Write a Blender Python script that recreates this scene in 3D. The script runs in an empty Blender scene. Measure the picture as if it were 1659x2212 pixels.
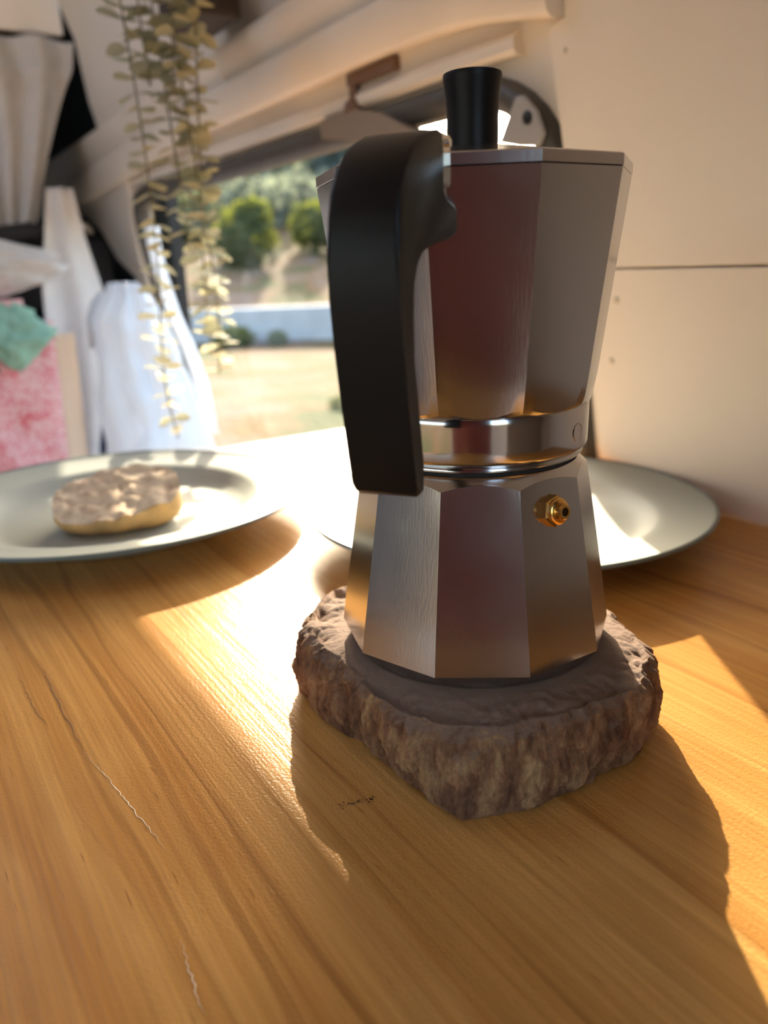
import bpy, bmesh, math, random
from mathutils import Vector, Matrix, noise
C = bpy.context.scene.collection
PI = math.pi
random.seed(7)

# ------------------------------------------------------------------ camera, sky, sun, exposure
SC = bpy.context.scene
SC.view_settings.view_transform = 'Standard'
SC.view_settings.look = 'None'
SC.view_settings.gamma = 1.0
SC.view_settings.use_curve_mapping = False
SC.view_settings.exposure = 0.40
SC.cycles.use_denoising = True
SC.cycles.max_bounces = 10
SC.cycles.diffuse_bounces = 6
SC.cycles.glossy_bounces = 5
SC.cycles.transparent_max_bounces = 12
SC.cycles.sample_clamp_indirect = 8.0
SC.cycles.caustics_reflective = True

yaw, pitch, roll = -0.005933, 0.301366, -0.038017
fw = Vector((math.sin(yaw)*math.cos(pitch), math.cos(yaw)*math.cos(pitch), -math.sin(pitch)))
rt = Vector((math.cos(yaw), -math.sin(yaw), 0))
up = rt.cross(fw)
rt2 = rt*math.cos(roll) + up*math.sin(roll)
up2 = -rt*math.sin(roll) + up*math.cos(roll)
cam_d = bpy.data.cameras.new('camera')
cam = bpy.data.objects.new('camera', cam_d)
C.objects.link(cam)
M = Matrix((rt2, up2, -fw)).transposed().to_4x4()
M.translation = Vector((-0.03108, -0.27907, 0.16302))
cam.matrix_world = M
cam_d.sensor_fit = 'VERTICAL'
cam_d.sensor_height = 36.0
cam_d.sensor_width = 27.0
cam_d.lens = 1730.0/2212.0*36.0
cam_d.clip_start = 0.01
cam_d.clip_end = 600
cam_d.dof.use_dof = True
cam_d.dof.focus_distance = 0.262
cam_d.dof.aperture_fstop = 9.0
SC.camera = cam

world = bpy.data.worlds.new('world')
SC.world = world
world.use_nodes = True
nt = world.node_tree
nt.nodes.clear()
sky = nt.nodes.new('ShaderNodeTexSky')
sky.sky_type = 'NISHITA'
sky.sun_disc = False
sky.sun_elevation = math.radians(22.4)
sky.sun_rotation = math.radians(-2)
sky.air_density = 1.0
sky.dust_density = 3.0
sky.ozone_density = 1.0
bg = nt.nodes.new('ShaderNodeBackground')
bg.inputs['Strength'].default_value = 1.0
out = nt.nodes.new('ShaderNodeOutputWorld')
nt.links.new(sky.outputs[0], bg.inputs[0])
nt.links.new(bg.outputs[0], out.inputs[0])

SUNK = Vector((0.08, -2.44, -1.0))          # travel direction of the sunlight
sun_d = bpy.data.lights.new('sun', 'SUN')
sun_d.energy = 14.0
sun_d.color = (1.0, 0.86, 0.66)
sun_d.angle = math.radians(0.6)
sun = bpy.data.objects.new('sun', sun_d)
C.objects.link(sun)
sun.rotation_euler = SUNK.to_track_quat('-Z', 'Y').to_euler()
sun.location = (0, 12, 8)

# ------------------------------------------------------------------ helpers
def mat(name):
    m = bpy.data.materials.new(name)
    m.use_nodes = True
    m.node_tree.nodes.clear()
    o = m.node_tree.nodes.new('ShaderNodeOutputMaterial')
    return m, m.node_tree, o

def N(t, typ, **kw):
    n = t.nodes.new(typ)
    for k, v in kw.items():
        if k.startswith('_'):
            setattr(n, k[1:], v)
        else:
            n.inputs[k.replace('__', ' ')].default_value = v
    return n

def plain(name, col, rough=0.5, metal=0.0, noise_amt=0.0, noise_scale=30.0, bump=0.0, bump_scale=200.0, spec=0.5, coat=0.0, trans=0.0, sheen=0.0):
    m, t, o = mat(name)
    p = N(t, 'ShaderNodeBsdfPrincipled', Roughness=rough, Metallic=metal)
    p.inputs['Specular IOR Level'].default_value = spec
    p.inputs['Coat Weight'].default_value = coat
    p.inputs['Sheen Weight'].default_value = sheen
    p.inputs['Base Color'].default_value = (*col, 1)
    tc = N(t, 'ShaderNodeTexCoord')
    if noise_amt:
        nz = N(t, 'ShaderNodeTexNoise', Scale=noise_scale, Detail=6.0)
        t.links.new(tc.outputs['Object'], nz.inputs['Vector'])
        r = N(t, 'ShaderNodeValToRGB')
        r.color_ramp.elements[0].position = 0.3
        r.color_ramp.elements[1].position = 0.7
        r.color_ramp.elements[0].color = (*[c*(1-noise_amt) for c in col], 1)
        r.color_ramp.elements[1].color = (*[min(1, c*(1+noise_amt)) for c in col], 1)
        t.links.new(nz.outputs[0], r.inputs[0])
        t.links.new(r.outputs[0], p.inputs['Base Color'])
    if bump:
        nb = N(t, 'ShaderNodeTexNoise', Scale=bump_scale, Detail=4.0)
        t.links.new(tc.outputs['Object'], nb.inputs['Vector'])
        b = N(t, 'ShaderNodeBump', Strength=bump, Distance=0.001)
        t.links.new(nb.outputs[0], b.inputs['Height'])
        t.links.new(b.outputs[0], p.inputs['Normal'])
    last = p
    if trans:
        tr = N(t, 'ShaderNodeBsdfTranslucent')
        tr.inputs['Color'].default_value = (*col, 1)
        mx = N(t, 'ShaderNodeMixShader', Fac=trans)
        t.links.new(p.outputs[0], mx.inputs[1])
        t.links.new(tr.outputs[0], mx.inputs[2])
        last = mx
    t.links.new(last.outputs[0], o.inputs[0])
    return m

def link(name, me, m=None, parent=None):
    if m is not None:
        me.materials.append(m)
    o = bpy.data.objects.new(name, me)
    C.objects.link(o)
    if parent is not None:
        o.parent = parent
    return o

def pyd(name, verts, faces, m=None, parent=None, smooth=False, auto=None):
    me = bpy.data.meshes.new(name)
    me.from_pydata([tuple(v) for v in verts], [], faces)
    bm = bmesh.new(); bm.from_mesh(me)
    bmesh.ops.recalc_face_normals(bm, faces=bm.faces)
    bm.to_mesh(me); bm.free()
    if smooth:
        for p in me.polygons: p.use_smooth = True
    if auto is not None:
        for p in me.polygons: p.use_smooth = True
        me.set_sharp_from_angle(angle=math.radians(auto))
    me.update()
    return link(name, me, m, parent)

def bmo(name, bm, m=None, parent=None, auto=None, recalc=True):
    if recalc:
        bmesh.ops.recalc_face_normals(bm, faces=bm.faces)
    me = bpy.data.meshes.new(name)
    bm.to_mesh(me); bm.free()
    if auto is not None:
        for p in me.polygons: p.use_smooth = True
        if auto < 180:
            me.set_sharp_from_angle(angle=math.radians(auto))
    return link(name, me, m, parent)

def add_box(bm, c, size, mtx=None, bevel=0.0, seg=2):
    r = bmesh.ops.create_cube(bm, size=1.0)
    vs = r['verts']
    for v in vs:
        v.co = Vector((v.co.x*size[0], v.co.y*size[1], v.co.z*size[2]))
    if bevel:
        es = list({e for v in vs for e in v.link_edges})
        rr = bmesh.ops.bevel(bm, geom=es, offset=bevel, segments=seg, affect='EDGES', profile=0.5)
        vs = list({v for f in rr['faces'] for v in f.verts} | {v for v in vs if v.is_valid})
    for v in vs:
        p = v.co + Vector(c)
        v.co = mtx @ p if mtx is not None else p

def lathe_bm(prof, seg=64, closed=True):
    bm = bmesh.new()
    rings = []
    for r, z in prof:
        if r < 1e-6:
            rings.append([bm.verts.new((0, 0, z))])
        else:
            rings.append([bm.verts.new((r*math.cos(2*PI*i/seg), r*math.sin(2*PI*i/seg), z)) for i in range(seg)])
    for a, b in zip(rings, rings[1:]):
        for i in range(seg):
            j = (i+1) % seg
            if len(a) == 1 and len(b) == 1: continue
            if len(a) == 1: bm.faces.new((a[0], b[i], b[j]))
            elif len(b) == 1: bm.faces.new((a[i], a[j], b[0]))
            else: bm.faces.new((a[i], a[j], b[j], b[i]))
    return bm

def tube_bm(pts, r, seg=8, bm=None, cap=True):
    if bm is None: bm = bmesh.new()
    pts = [Vector(p) for p in pts]
    rings = []
    for i, p in enumerate(pts):
        d = (pts[min(i+1, len(pts)-1)] - pts[max(i-1, 0)]).normalized()
        a = d.cross(Vector((0, 0, 1)))
        if a.length < 1e-3: a = d.cross(Vector((1, 0, 0)))
        a.normalize(); b = d.cross(a)
        rad = r[i] if isinstance(r, (list, tuple)) else r
        rings.append([bm.verts.new(p + (a*math.cos(2*PI*k/seg) + b*math.sin(2*PI*k/seg))*rad) for k in range(seg)])
    for A_, B_ in zip(rings, rings[1:]):
        for k in range(seg):
            bm.faces.new((A_[k], A_[(k+1) % seg], B_[(k+1) % seg], B_[k]))
    if cap:
        bm.faces.new(rings[0]); bm.faces.new(rings[-1])
    return bm

def empty(name, loc=(0, 0, 0)):
    e = bpy.data.objects.new(name, None)
    e.empty_display_size = 0.02
    C.objects.link(e); e.location = loc
    return e

def tag(o, label, cat, group=None, kind=None):
    o['label'] = label; o['category'] = cat
    if group: o['group'] = group
    if kind: o['kind'] = kind
    return o

def struct(o, label=None, cat=None):
    o['kind'] = 'structure'
    if label: o['label'] = label
    if cat: o['category'] = cat
    return o

def lerp_tab(x, tab):
    if x <= tab[0][0]: return tab[0][1]
    for (a, va), (b, vb) in zip(tab, tab[1:]):
        if x <= b:
            return va + (vb-va)*(x-a)/(b-a)
    return tab[-1][1]

# side-wall frame: s runs along the wall away from the camera, h is up from the table, e points into the van
ANG = math.radians(32)
U = Vector((-math.sin(ANG), math.cos(ANG), 0))
NI = Vector((-math.cos(ANG), -math.sin(ANG), 0))
A0 = Vector((0.205, 0.1835, 0))
LEAN = math.tan(math.radians(10))
def WP(s, h, e=0.0):
    return A0 + U*s + NI*e + Vector((0, 0, h))
def WL(s, h, e=0.0):                      # the same, measured from the leaning wall face
    return WP(s, h, e + LEAN*h)
WM = Matrix((U, NI, Vector((0, 0, 1)))).transposed().to_4x4()
WM.translation = A0                       # local (s, e, h) -> world

# ------------------------------------------------------------------ materials
M_cream = plain('cream_paint', (0.87, 0.79, 0.69), 0.5, noise_amt=0.03, noise_scale=8, bump=0.12, bump_scale=120)
M_creamd = plain('cream_metal', (0.83, 0.75, 0.65), 0.35, noise_amt=0.04, noise_scale=10)
M_ceil = plain('ceiling_cream', (0.80, 0.74, 0.66), 0.7)
M_floor = plain('floor_brown', (0.32, 0.22, 0.14), 0.6, noise_amt=0.2, noise_scale=6)
M_black = plain('black_plastic', (0.006, 0.005, 0.005), 0.42, bump=0.06, bump_scale=900, spec=0.22)
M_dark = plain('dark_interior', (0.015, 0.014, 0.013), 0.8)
M_rubber = plain('rubber_seal', (0.075, 0.070, 0.065), 0.45)
M_brass = plain('brass', (0.72, 0.42, 0.12), 0.24, metal=1.0)
M_steel = plain('steel', (0.72, 0.70, 0.66), 0.25, metal=1.0)
M_hole = plain('dark_hole', (0.003, 0.003, 0.006), 0.4)

def wood_mat():
    m, t, o = mat('table_pine')
    p = N(t, 'ShaderNodeBsdfPrincipled', Roughness=0.29)
    p.inputs['Specular IOR Level'].default_value = 0.14
    p.inputs['Coat Weight'].default_value = 0.0
    p.inputs['Coat Roughness'].default_value = 0.22
    tc = N(t, 'ShaderNodeTexCoord')
    # slow warp across the grain
    mp = N(t, 'ShaderNodeMapping'); mp.inputs['Scale'].default_value = (2.2, 16.0, 1.0)
    t.links.new(tc.outputs['Object'], mp.inputs['Vector'])
    w = N(t, 'ShaderNodeTexNoise', Scale=1.0, Detail=3.0)
    t.links.new(mp.outputs[0], w.inputs['Vector'])
    sx = N(t, 'ShaderNodeSeparateXYZ'); t.links.new(tc.outputs['Object'], sx.inputs[0])
    ad = N(t, 'ShaderNodeMath', _operation='MULTIPLY_ADD'); ad.inputs[1].default_value = 0.055
    t.links.new(w.outputs[0], ad.inputs[0]); t.links.new(sx.outputs['Y'], ad.inputs[2])
    # growth rings: uneven bands and narrow late-wood lines across the board
    fr = N(t, 'ShaderNodeMath', _operation='MULTIPLY'); fr.inputs[1].default_value = 62.0
    t.links.new(ad.outputs[0], fr.inputs[0])
    band = N(t, 'ShaderNodeTexNoise', Scale=1.0, Detail=4.0, Roughness=0.6); band.noise_dimensions = '1D'
    t.links.new(fr.outputs[0], band.inputs['W'])
    r0 = N(t, 'ShaderNodeValToRGB')
    cr = r0.color_ramp
    cr.elements[0].position = 0.30; cr.elements[0].color = (0.50, 0.235, 0.058, 1)
    cr.elements[1].position = 0.68; cr.elements[1].color = (0.64, 0.35, 0.108, 1)
    t.links.new(band.outputs[0], r0.inputs[0])
    fr2 = N(t, 'ShaderNodeMath', _operation='MULTIPLY'); fr2.inputs[1].default_value = 150.0
    t.links.new(ad.outputs[0], fr2.inputs[0])
    ln = N(t, 'ShaderNodeTexNoise', Scale=1.0, Detail=2.0, Roughness=0.5); ln.noise_dimensions = '1D'
    t.links.new(fr2.outputs[0], ln.inputs['W'])
    rl = N(t, 'ShaderNodeValToRGB')
    cr = rl.color_ramp
    cr.elements[0].position = 0.27; cr.elements[0].color = (0.50, 0.40, 0.32, 1)
    cr.elements[1].position = 0.40; cr.elements[1].color = (1, 1, 1, 1)
    t.links.new(ln.outputs[0], rl.inputs[0])
    r1 = N(t, 'ShaderNodeMix', _data_type='RGBA', _blend_type='MULTIPLY'); r1.inputs['Factor'].default_value = 0.5
    t.links.new(r0.outputs[0], r1.inputs['A']); t.links.new(rl.outputs[0], r1.inputs['B'])
    # fine streaks
    mp2 = N(t, 'ShaderNodeMapping'); mp2.inputs['Scale'].default_value = (9.0, 420.0, 1.0)
    t.links.new(tc.outputs['Object'], mp2.inputs['Vector'])
    st = N(t, 'ShaderNodeTexNoise', Scale=1.0, Detail=4.0); t.links.new(mp2.outputs[0], st.inputs['Vector'])
    r2 = N(t, 'ShaderNodeValToRGB')
    r2.color_ramp.elements[0].position = 0.25; r2.color_ramp.elements[0].color = (0.78, 0.74, 0.68, 1)
    r2.color_ramp.elements[1].position = 0.75; r2.color_ramp.elements[1].color = (1.08, 1.06, 1.04, 1)
    t.links.new(st.outputs[0], r2.inputs[0])
    mul = N(t, 'ShaderNodeMix', _data_type='RGBA', _blend_type='MULTIPLY'); mul.inputs['Factor'].default_value = 1.0
    t.links.new(r1.outputs['Result'], mul.inputs['A']); t.links.new(r2.outputs[0], mul.inputs['B'])
    # short dark pores along the grain
    mp3 = N(t, 'ShaderNodeMapping'); mp3.inputs['Scale'].default_value = (70.0, 900.0, 1.0)
    t.links.new(tc.outputs['Object'], mp3.inputs['Vector'])
    po = N(t, 'ShaderNodeTexNoise', Scale=1.0, Detail=1.0); t.links.new(mp3.outputs[0], po.inputs['Vector'])
    r3 = N(t, 'ShaderNodeValToRGB')
    r3.color_ramp.elements[0].position = 0.20; r3.color_ramp.elements[0].color = (0.45, 0.36, 0.28, 1)
    r3.color_ramp.elements[1].position = 0.29; r3.color_ramp.elements[1].color = (1, 1, 1, 1)
    t.links.new(po.outputs[0], r3.inputs[0])
    mul2 = N(t, 'ShaderNodeMix', _data_type='RGBA', _blend_type='MULTIPLY'); mul2.inputs['Factor'].default_value = 0.8
    t.links.new(mul.outputs['Result'], mul2.inputs['A']); t.links.new(r3.outputs[0], mul2.inputs['B'])
    # scattered stains
    sn = N(t, 'ShaderNodeTexNoise', Scale=11.0, Detail=3.0); t.links.new(tc.outputs['Object'], sn.inputs['Vector'])
    r4 = N(t, 'ShaderNodeValToRGB')
    r4.color_ramp.elements[0].position = 0.3; r4.color_ramp.elements[0].color = (0.86, 0.80, 0.72, 1)
    r4.color_ramp.elements[1].position = 0.6; r4.color_ramp.elements[1].color = (1, 1, 1, 1)
    t.links.new(sn.outputs[0], r4.inputs[0])
    mul3 = N(t, 'ShaderNodeMix', _data_type='RGBA', _blend_type='MULTIPLY'); mul3.inputs['Factor'].default_value = 1.0
    t.links.new(mul2.outputs['Result'], mul3.inputs['A']); t.links.new(r4.outputs[0], mul3.inputs['B'])
    t.links.new(mul3.outputs['Result'], p.inputs['Base Color'])
    # relief: grain ridges and tiny nibs in the varnish
    nb = N(t, 'ShaderNodeTexNoise', Scale=900.0, Detail=2.0); t.links.new(tc.outputs['Object'], nb.inputs['Vector'])
    mm = N(t, 'ShaderNodeMath', _operation='MULTIPLY_ADD'); mm.inputs[1].default_value = 1.6
    t.links.new(st.outputs[0], mm.inputs[0]); t.links.new(nb.outputs[0], mm.inputs[2])
    b = N(t, 'ShaderNodeBump', Strength=0.3, Distance=0.0006)
    t.links.new(mm.outputs[0], b.inputs['Height'])
    t.links.new(b.outputs[0], p.inputs['Normal'])
    t.links.new(b.outputs[0], p.inputs['Coat Normal'])
    t.links.new(p.outputs[0], o.inputs[0])
    return m
M_wood = wood_mat()

def alu_mat(name, rough, polish=False):
    m, t, o = mat(name)
    p = N(t, 'ShaderNodeBsdfPrincipled', Roughness=rough, Metallic=1.0)
    p.inputs['Base Color'].default_value = (0.50, 0.485, 0.485, 1)
    tc = N(t, 'ShaderNodeTexCoord')
    mp = N(t, 'ShaderNodeMapping'); mp.inputs['Scale'].default_value = (1500, 1500, 60) if not polish else (300, 300, 200)
    t.links.new(tc.outputs['Object'], mp.inputs['Vector'])
    nz = N(t, 'ShaderNodeTexNoise', Scale=1.0, Detail=3.0); t.links.new(mp.outputs[0], nz.inputs['Vector'])
    b = N(t, 'ShaderNodeBump', Strength=0.05 if not polish else 0.05, Distance=0.0003)
    t.links.new(nz.outputs[0], b.inputs['Height'])
    t.links.new(b.outputs[0], p.inputs['Normal'])
    n2 = N(t, 'ShaderNodeTexNoise', Scale=60.0, Detail=4.0); t.links.new(tc.outputs['Object'], n2.inputs['Vector'])
    mr = N(t, 'ShaderNodeMapRange'); mr.inputs['To Min'].default_value = rough*0.8; mr.inputs['To Max'].default_value = rough*1.25
    t.links.new(n2.outputs[0], mr.inputs['Value'])
    t.links.new(mr.outputs[0], p.inputs['Roughness'])
    t.links.new(p.outputs[0], o.inputs[0])
    return m
M_alu = alu_mat('brushed_aluminium', 0.17)
M_alup = alu_mat('polished_aluminium', 0.13, True)

# ------------------------------------------------------------------ the van: floor, ceiling, walls
def sbox(name, s0, s1, e0, e1, h0, h1, m, parent=None, bevel=0.0):
    bm = bmesh.new()
    add_box(bm, ((s0+s1)/2, (e0+e1)/2, (h0+h1)/2), (s1-s0, e1-e0, h1-h0), WM, bevel)
    return bmo(name, bm, m, parent)

FLOOR_Z = -0.72
struct(sbox('floor', -1.3, 2.4, -0.12, 1.75, FLOOR_Z-0.05, FLOOR_Z, M_floor), 'brown van floor', 'floor')

def extrude_profile(name, prof_fn, ss, m, parent=None, close=False, auto=35):
    verts, faces = [], []
    n = None
    for s in ss:
        pr = prof_fn(s)
        n = len(pr)
        verts += [WP(s, h, e) for e, h in pr]
    for i in range(len(ss)-1):
        for k in range(n if close else n-1):
            a = i*n+k; b = i*n+(k+1) % n
            faces.append((a, b, b+n, a+n))
    if close:
        faces.append(tuple(range(n))); faces.append(tuple((len(ss)-1)*n+k for k in range(n)))
    return pyd(name, verts, faces, m, parent, auto=auto)

# upper wall curving into the roof
roof = [(0.050, 0.375), (0.064, 0.395), (0.072, 0.43), (0.082, 0.52), (0.105, 0.585), (0.15, 0.64), (0.22, 0.69),
        (0.32, 0.735), (0.48, 0.77), (0.75, 0.80), (1.1, 0.80), (1.4, 0.76), (1.62, 0.62), (1.68, 0.48)]
def roof_prof(s):
    return roof + [(e + (-0.02 if i < 6 else 0.01), h + 0.03) for i, (e, h) in reversed(list(enumerate(roof)))]
ceil = extrude_profile('ceiling', roof_prof, [-1.3, -0.6, 0, 0.5, 0.98, 1.1, 1.205], M_ceil, close=True, auto=40)
# opening added in the roof so sky light fills the interior
bm = bmesh.new(); bm.from_mesh(ceil.data)
WI = WM.inverted()
dead = [fc for fc in bm.faces if 0.51 < (WI @ fc.calc_center_median()).x < 0.97 and 0.485 < (WI @ fc.calc_center_median()).y < 1.09 and fc.calc_center_median().z > 0.7]
bmesh.ops.delete(bm, geom=dead, context='FACES'); bm.to_mesh(ceil.data); bm.free()
for a in ((0.49, 0.51, 0.46, 1.12, 0.755, 0.85), (0.97, 0.99, 0.46, 1.12, 0.755, 0.85), (0.51, 0.97, 0.46, 0.485, 0.755, 0.85), (0.51, 0.97, 1.095, 1.12, 0.775, 0.85)):
    sbox('fill_opening_frame', *a, M_ceil, ceil)
struct(ceil, 'cream van roof lining curving down to the window header', 'ceiling')

t3 = sbox('trim_3', 0.135, 0.50, 0.070, 0.118, 0.410, 0.475, M_creamd, bevel=0.006)
struct(t3, 'cream shelf edge under the roof, above the header beam', 'trim')
# outer skin of the side wall with the window opening
def hole_loop():
    pts = []
    top, bot, sr, sl = 0.282, -0.19, 0.157, 1.125
    R1, R2 = 0.085, 0.07
    def arc(cs, ch, rs, rh, a0, a1, n=9):
        for i in range(n):
            a = a0+(a1-a0)*i/(n-1)
            pts.append((cs+rs*math.cos(a), ch+rh*math.sin(a)))
    arc(sr+R1, top-0.062, R1, 0.062, PI, PI/2)               # upper right
    arc(sl-R2, top-R2, R2, R2, PI/2, 0)                      # upper left
    arc(sl-R2, bot+R2, R2, R2, 0, -PI/2)
    arc(sr+R1, bot+R2, R1, R2, -PI/2, -PI)
    return pts
HOLE = hole_loop()
def shell(e):
    out_l = []
    S0, S1, H0, H1 = -1.3, 1.19, -0.72, 0.40
    cs, ch = 0.6, 0.05
    for s, h in HOLE:
        ds, dh = s-cs, h-ch
        k = min((S1-cs)/ds if ds > 0 else 1e9, (S0-cs)/ds if ds < 0 else 1e9,
                (H1-ch)/dh if dh > 0 else 1e9, (H0-ch)/dh if dh < 0 else 1e9)
        out_l.append((cs+ds*k, ch+dh*k))
    return [WL(s, h, e) for s, h in HOLE], [WL(s, h, e) for s, h in out_l]
hi, oi = shell(-0.008); ho, oo = shell(-0.026)
n = len(HOLE)
verts = hi+oi+ho+oo
faces = []
for k in range(n):
    j = (k+1) % n
    faces += [(k, j, n+j, n+k), (2*n+k, 2*n+j, 3*n+j, 3*n+k), (k, j, 2*n+j, 2*n+k), (n+k, n+j, 3*n+j, 3*n+k)]
# corners of the outer rectangle are cut by the ray loop, so close them with two extra plates
wall_right = pyd('wall_right', verts, faces, M_creamd, auto=40)
struct(wall_right, 'cream painted van side wall around the window', 'wall')
for nm, (s0, s1, h0, h1) in (('corner_plate', (-1.3, 0.12, 0.22, 0.40)), ('corner_plate', (-1.3, 0.10, -0.72, -0.1))):
    v = [WL(s, h, e) for e in (-0.009, -0.025) for s, h in ((s0, h0), (s1, h0), (s1, h1), (s0, h1))]
    pyd(nm, v, [(0, 1, 2, 3), (4, 5, 6, 7), (0, 1, 5, 4), (1, 2, 6, 5), (2, 3, 7, 6), (3, 0, 4, 7)], M_creamd, wall_right)

# lining boards with screws (right of the window)
def board(name, poly, e0, e1, parent):
    k = len(poly)
    v = [WL(s, h, e1) for s, h in poly] + [WL(s, h, e0) for s, h in poly]
    f = [tuple(range(k)), tuple(range(2*k-1, k-1, -1))] + [(i, (i+1) % k, k+(i+1) % k, k+i) for i in range(k)]
    o = pyd(name, v, f, M_cream, parent)
    bv = o.modifiers.new('bevel', 'BEVEL'); bv.width = 0.0009; bv.segments = 2
    return o
b_low = board('wall_panel', [(-1.25, 0.0), (0.139, 0.0), (0.146, 0.1535), (-1.25, 0.1535)], -0.006, 0.0, wall_right)
b_up = board('wall_panel', [(-1.25, 0.1548), (0.146, 0.1548), (0.153, 0.2985), (0.1385, 0.3015), (0.140, 0.47), (-1.25, 0.47)], -0.0062, 0.0006, wall_right)
M_pscrew = plain('painted_screw', (0.72, 0.62, 0.5), 0.45)
for s, h, par in ((0.140, 0.284, b_up), (0.122, 0.093, b_low), (0.114, 0.134, b_low), (0.0, 0.02, b_low)):
    bm = lathe_bm([(0, 0.0007), (0.0014, 0.0006), (0.0024, 0.0001), (0.0026, -0.0006)], 20)
    q = NI.to_track_quat('Z', 'Y').to_matrix().to_4x4(); q.translation = WL(s, h, 0.0004)
    bm.transform(q)
    bmo('screw', bm, M_pscrew, par, auto=50)

# other walls: opposite side with its sliding door open, rear wall, lower part by the floor
wl = struct(empty('wall_left'), 'cream far side wall with the open sliding door', 'wall')
for s0, s1, h0, h1 in ((-1.3, -0.9, FLOOR_Z, 0.5), (-0.9, 0.2, 0.42, 0.5)):
    sbox('wall_panel', s0, s1, 1.66, 1.70, h0, h1, M_ceil, wl)
M_greypanel = plain('grey_panel', (0.20, 0.215, 0.25), 0.9)
sbox('reflection_panel', 0.2, 1.35, 1.40, 1.44, FLOOR_Z, 0.74, M_greypanel, wl)  # unseen grey panel added to darken what the pot's left faces mirror
wb = struct(empty('wall_rear'), 'cream rear wall of the van', 'wall')
sbox('wall_panel', -1.32, -1.28, -0.05, 1.7, FLOOR_Z, -0.02, M_ceil, wb)
sbox('wall_panel', -1.32, -1.28, -0.05, 0.25, -0.02, 0.75, M_ceil, wb)
sbox('wall_panel', -1.32, -1.28, 1.35, 1.7, -0.02, 0.75, M_ceil, wb)

# header beam above the window (trim_1)
def dlow(s):
    return lerp_tab(s, [(-1, -0.020), (0.139, -0.019), (0.17, -0.013), (0.21, -0.006), (0.25, -0.002), (0.32, 0), (0.75, 0), (0.9, -0.006), (1.05, -0.015), (1.32, -0.027), (1.8, -0.04)])
def head_prof(s):
    d = dlow(s)
    return [(0.030, 0.326+d), (0.058, 0.3195+d), (0.064, 0.3195+d), (0.068, 0.323+d), (0.075, 0.350+d*0.8), (0.0745, 0.352+d*0.8),
            (0.068, 0.356+d*0.7), (0.070, 0.360+d*0.6), (0.082, 0.378+d*0.3), (0.080, 0.386+d*0.2), (0.052, 0.392), (0.030, 0.392)]
hs = [0.139 + i*0.02 for i in range(11)] + [0.40 + 0.1*i for i in range(6)] + [0.95 + 0.06*i for i in range(15)]
header = extrude_profile('trim_1', head_prof, hs, M_creamd, close=True, auto=50)
struct(header, 'cream pressed header beam running above the side window', 'trim')
for s, h in ((0.63, 0.366), (1.30, 0.352)):
    bm = lathe_bm([(0, 0.001), (0.004, 0.0006), (0.005, -0.002)], 16)
    q = NI.to_track_quat('Z', 'Y').to_matrix().to_4x4(); q.translation = WP(s, h-0.004, 0.0735)
    bm.transform(q); bmo('rivet', bm, M_pscrew, header, auto=50)

# window: rail, seal, glass
win = struct(empty('window_1', WP(0.6, 0.05, 0)), 'side window of the van with dark rubber seal', 'window')
def wchild(o):
    o.parent = win; o.matrix_parent_inverse = win.matrix_world.inverted(); return o
bpy.context.view_layer.update()
def rail_prof(s):
    return [(0.022, 0.291), (0.050, 0.291), (0.0535, 0.294), (0.0535, 0.301), (0.048, 0.306), (0.040, 0.307), (0.022, 0.308)]
wchild(extrude_profile('window_rail', rail_prof, [0.185, 0.3, 0.6, 0.9, 1.15], M_creamd, close=True))
verts, faces = [], []
prof = [(0.0035, -0.018), (-0.014, -0.018), (-0.0165, -0.008), (-0.015, 0.001), (-0.008, 0.004), (0.002, 0.003), (0.006, -0.004)]   # (outward from the hole, e)
cs, ch = 0.62, 0.045
for k, (s, h) in enumerate(HOLE):
    p0 = HOLE[k-1]; p1 = HOLE[(k+1) % n]
    t_ = Vector((p1[0]-p0[0], p1[1]-p0[1])).normalized()
    nrm = Vector((-t_.y, t_.x))
    if nrm.dot(Vector((s-cs, h-ch))) < 0: nrm = -nrm
    for a, e in prof:
        verts.append(WL(s+nrm.x*a, h+nrm.y*a, e))
m_ = len(prof)
for k in range(n):
    for i in range(m_):
        a = k*m_+i; b = k*m_+(i+1) % m_
        c = ((k+1) % n)*m_+(i+1) % m_; d = ((k+1) % n)*m_+i
        faces.append((a, b, c, d))
wchild(pyd('seal', verts, faces, M_rubber, smooth=True))
def glass_mat():
    m, t, o = mat('window_glass')
    tr = N(t, 'ShaderNodeBsdfTransparent'); tr.inputs['Color'].default_value = (0.95, 0.97, 0.96, 1)
    gl = N(t, 'ShaderNodeBsdfGlossy', Roughness=0.02)
    mx = N(t, 'ShaderNodeMixShader', Fac=0.045)
    t.links.new(tr.outputs[0], mx.inputs[1]); t.links.new(gl.outputs[0], mx.inputs[2])
    t.links.new(mx.outputs[0], o.inputs[0])
    return m
M_glass = glass_mat()
wchild(pyd('pane', [WL(s, h, -0.0165) for s, h in HOLE], [tuple(range(n))], M_glass))
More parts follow.
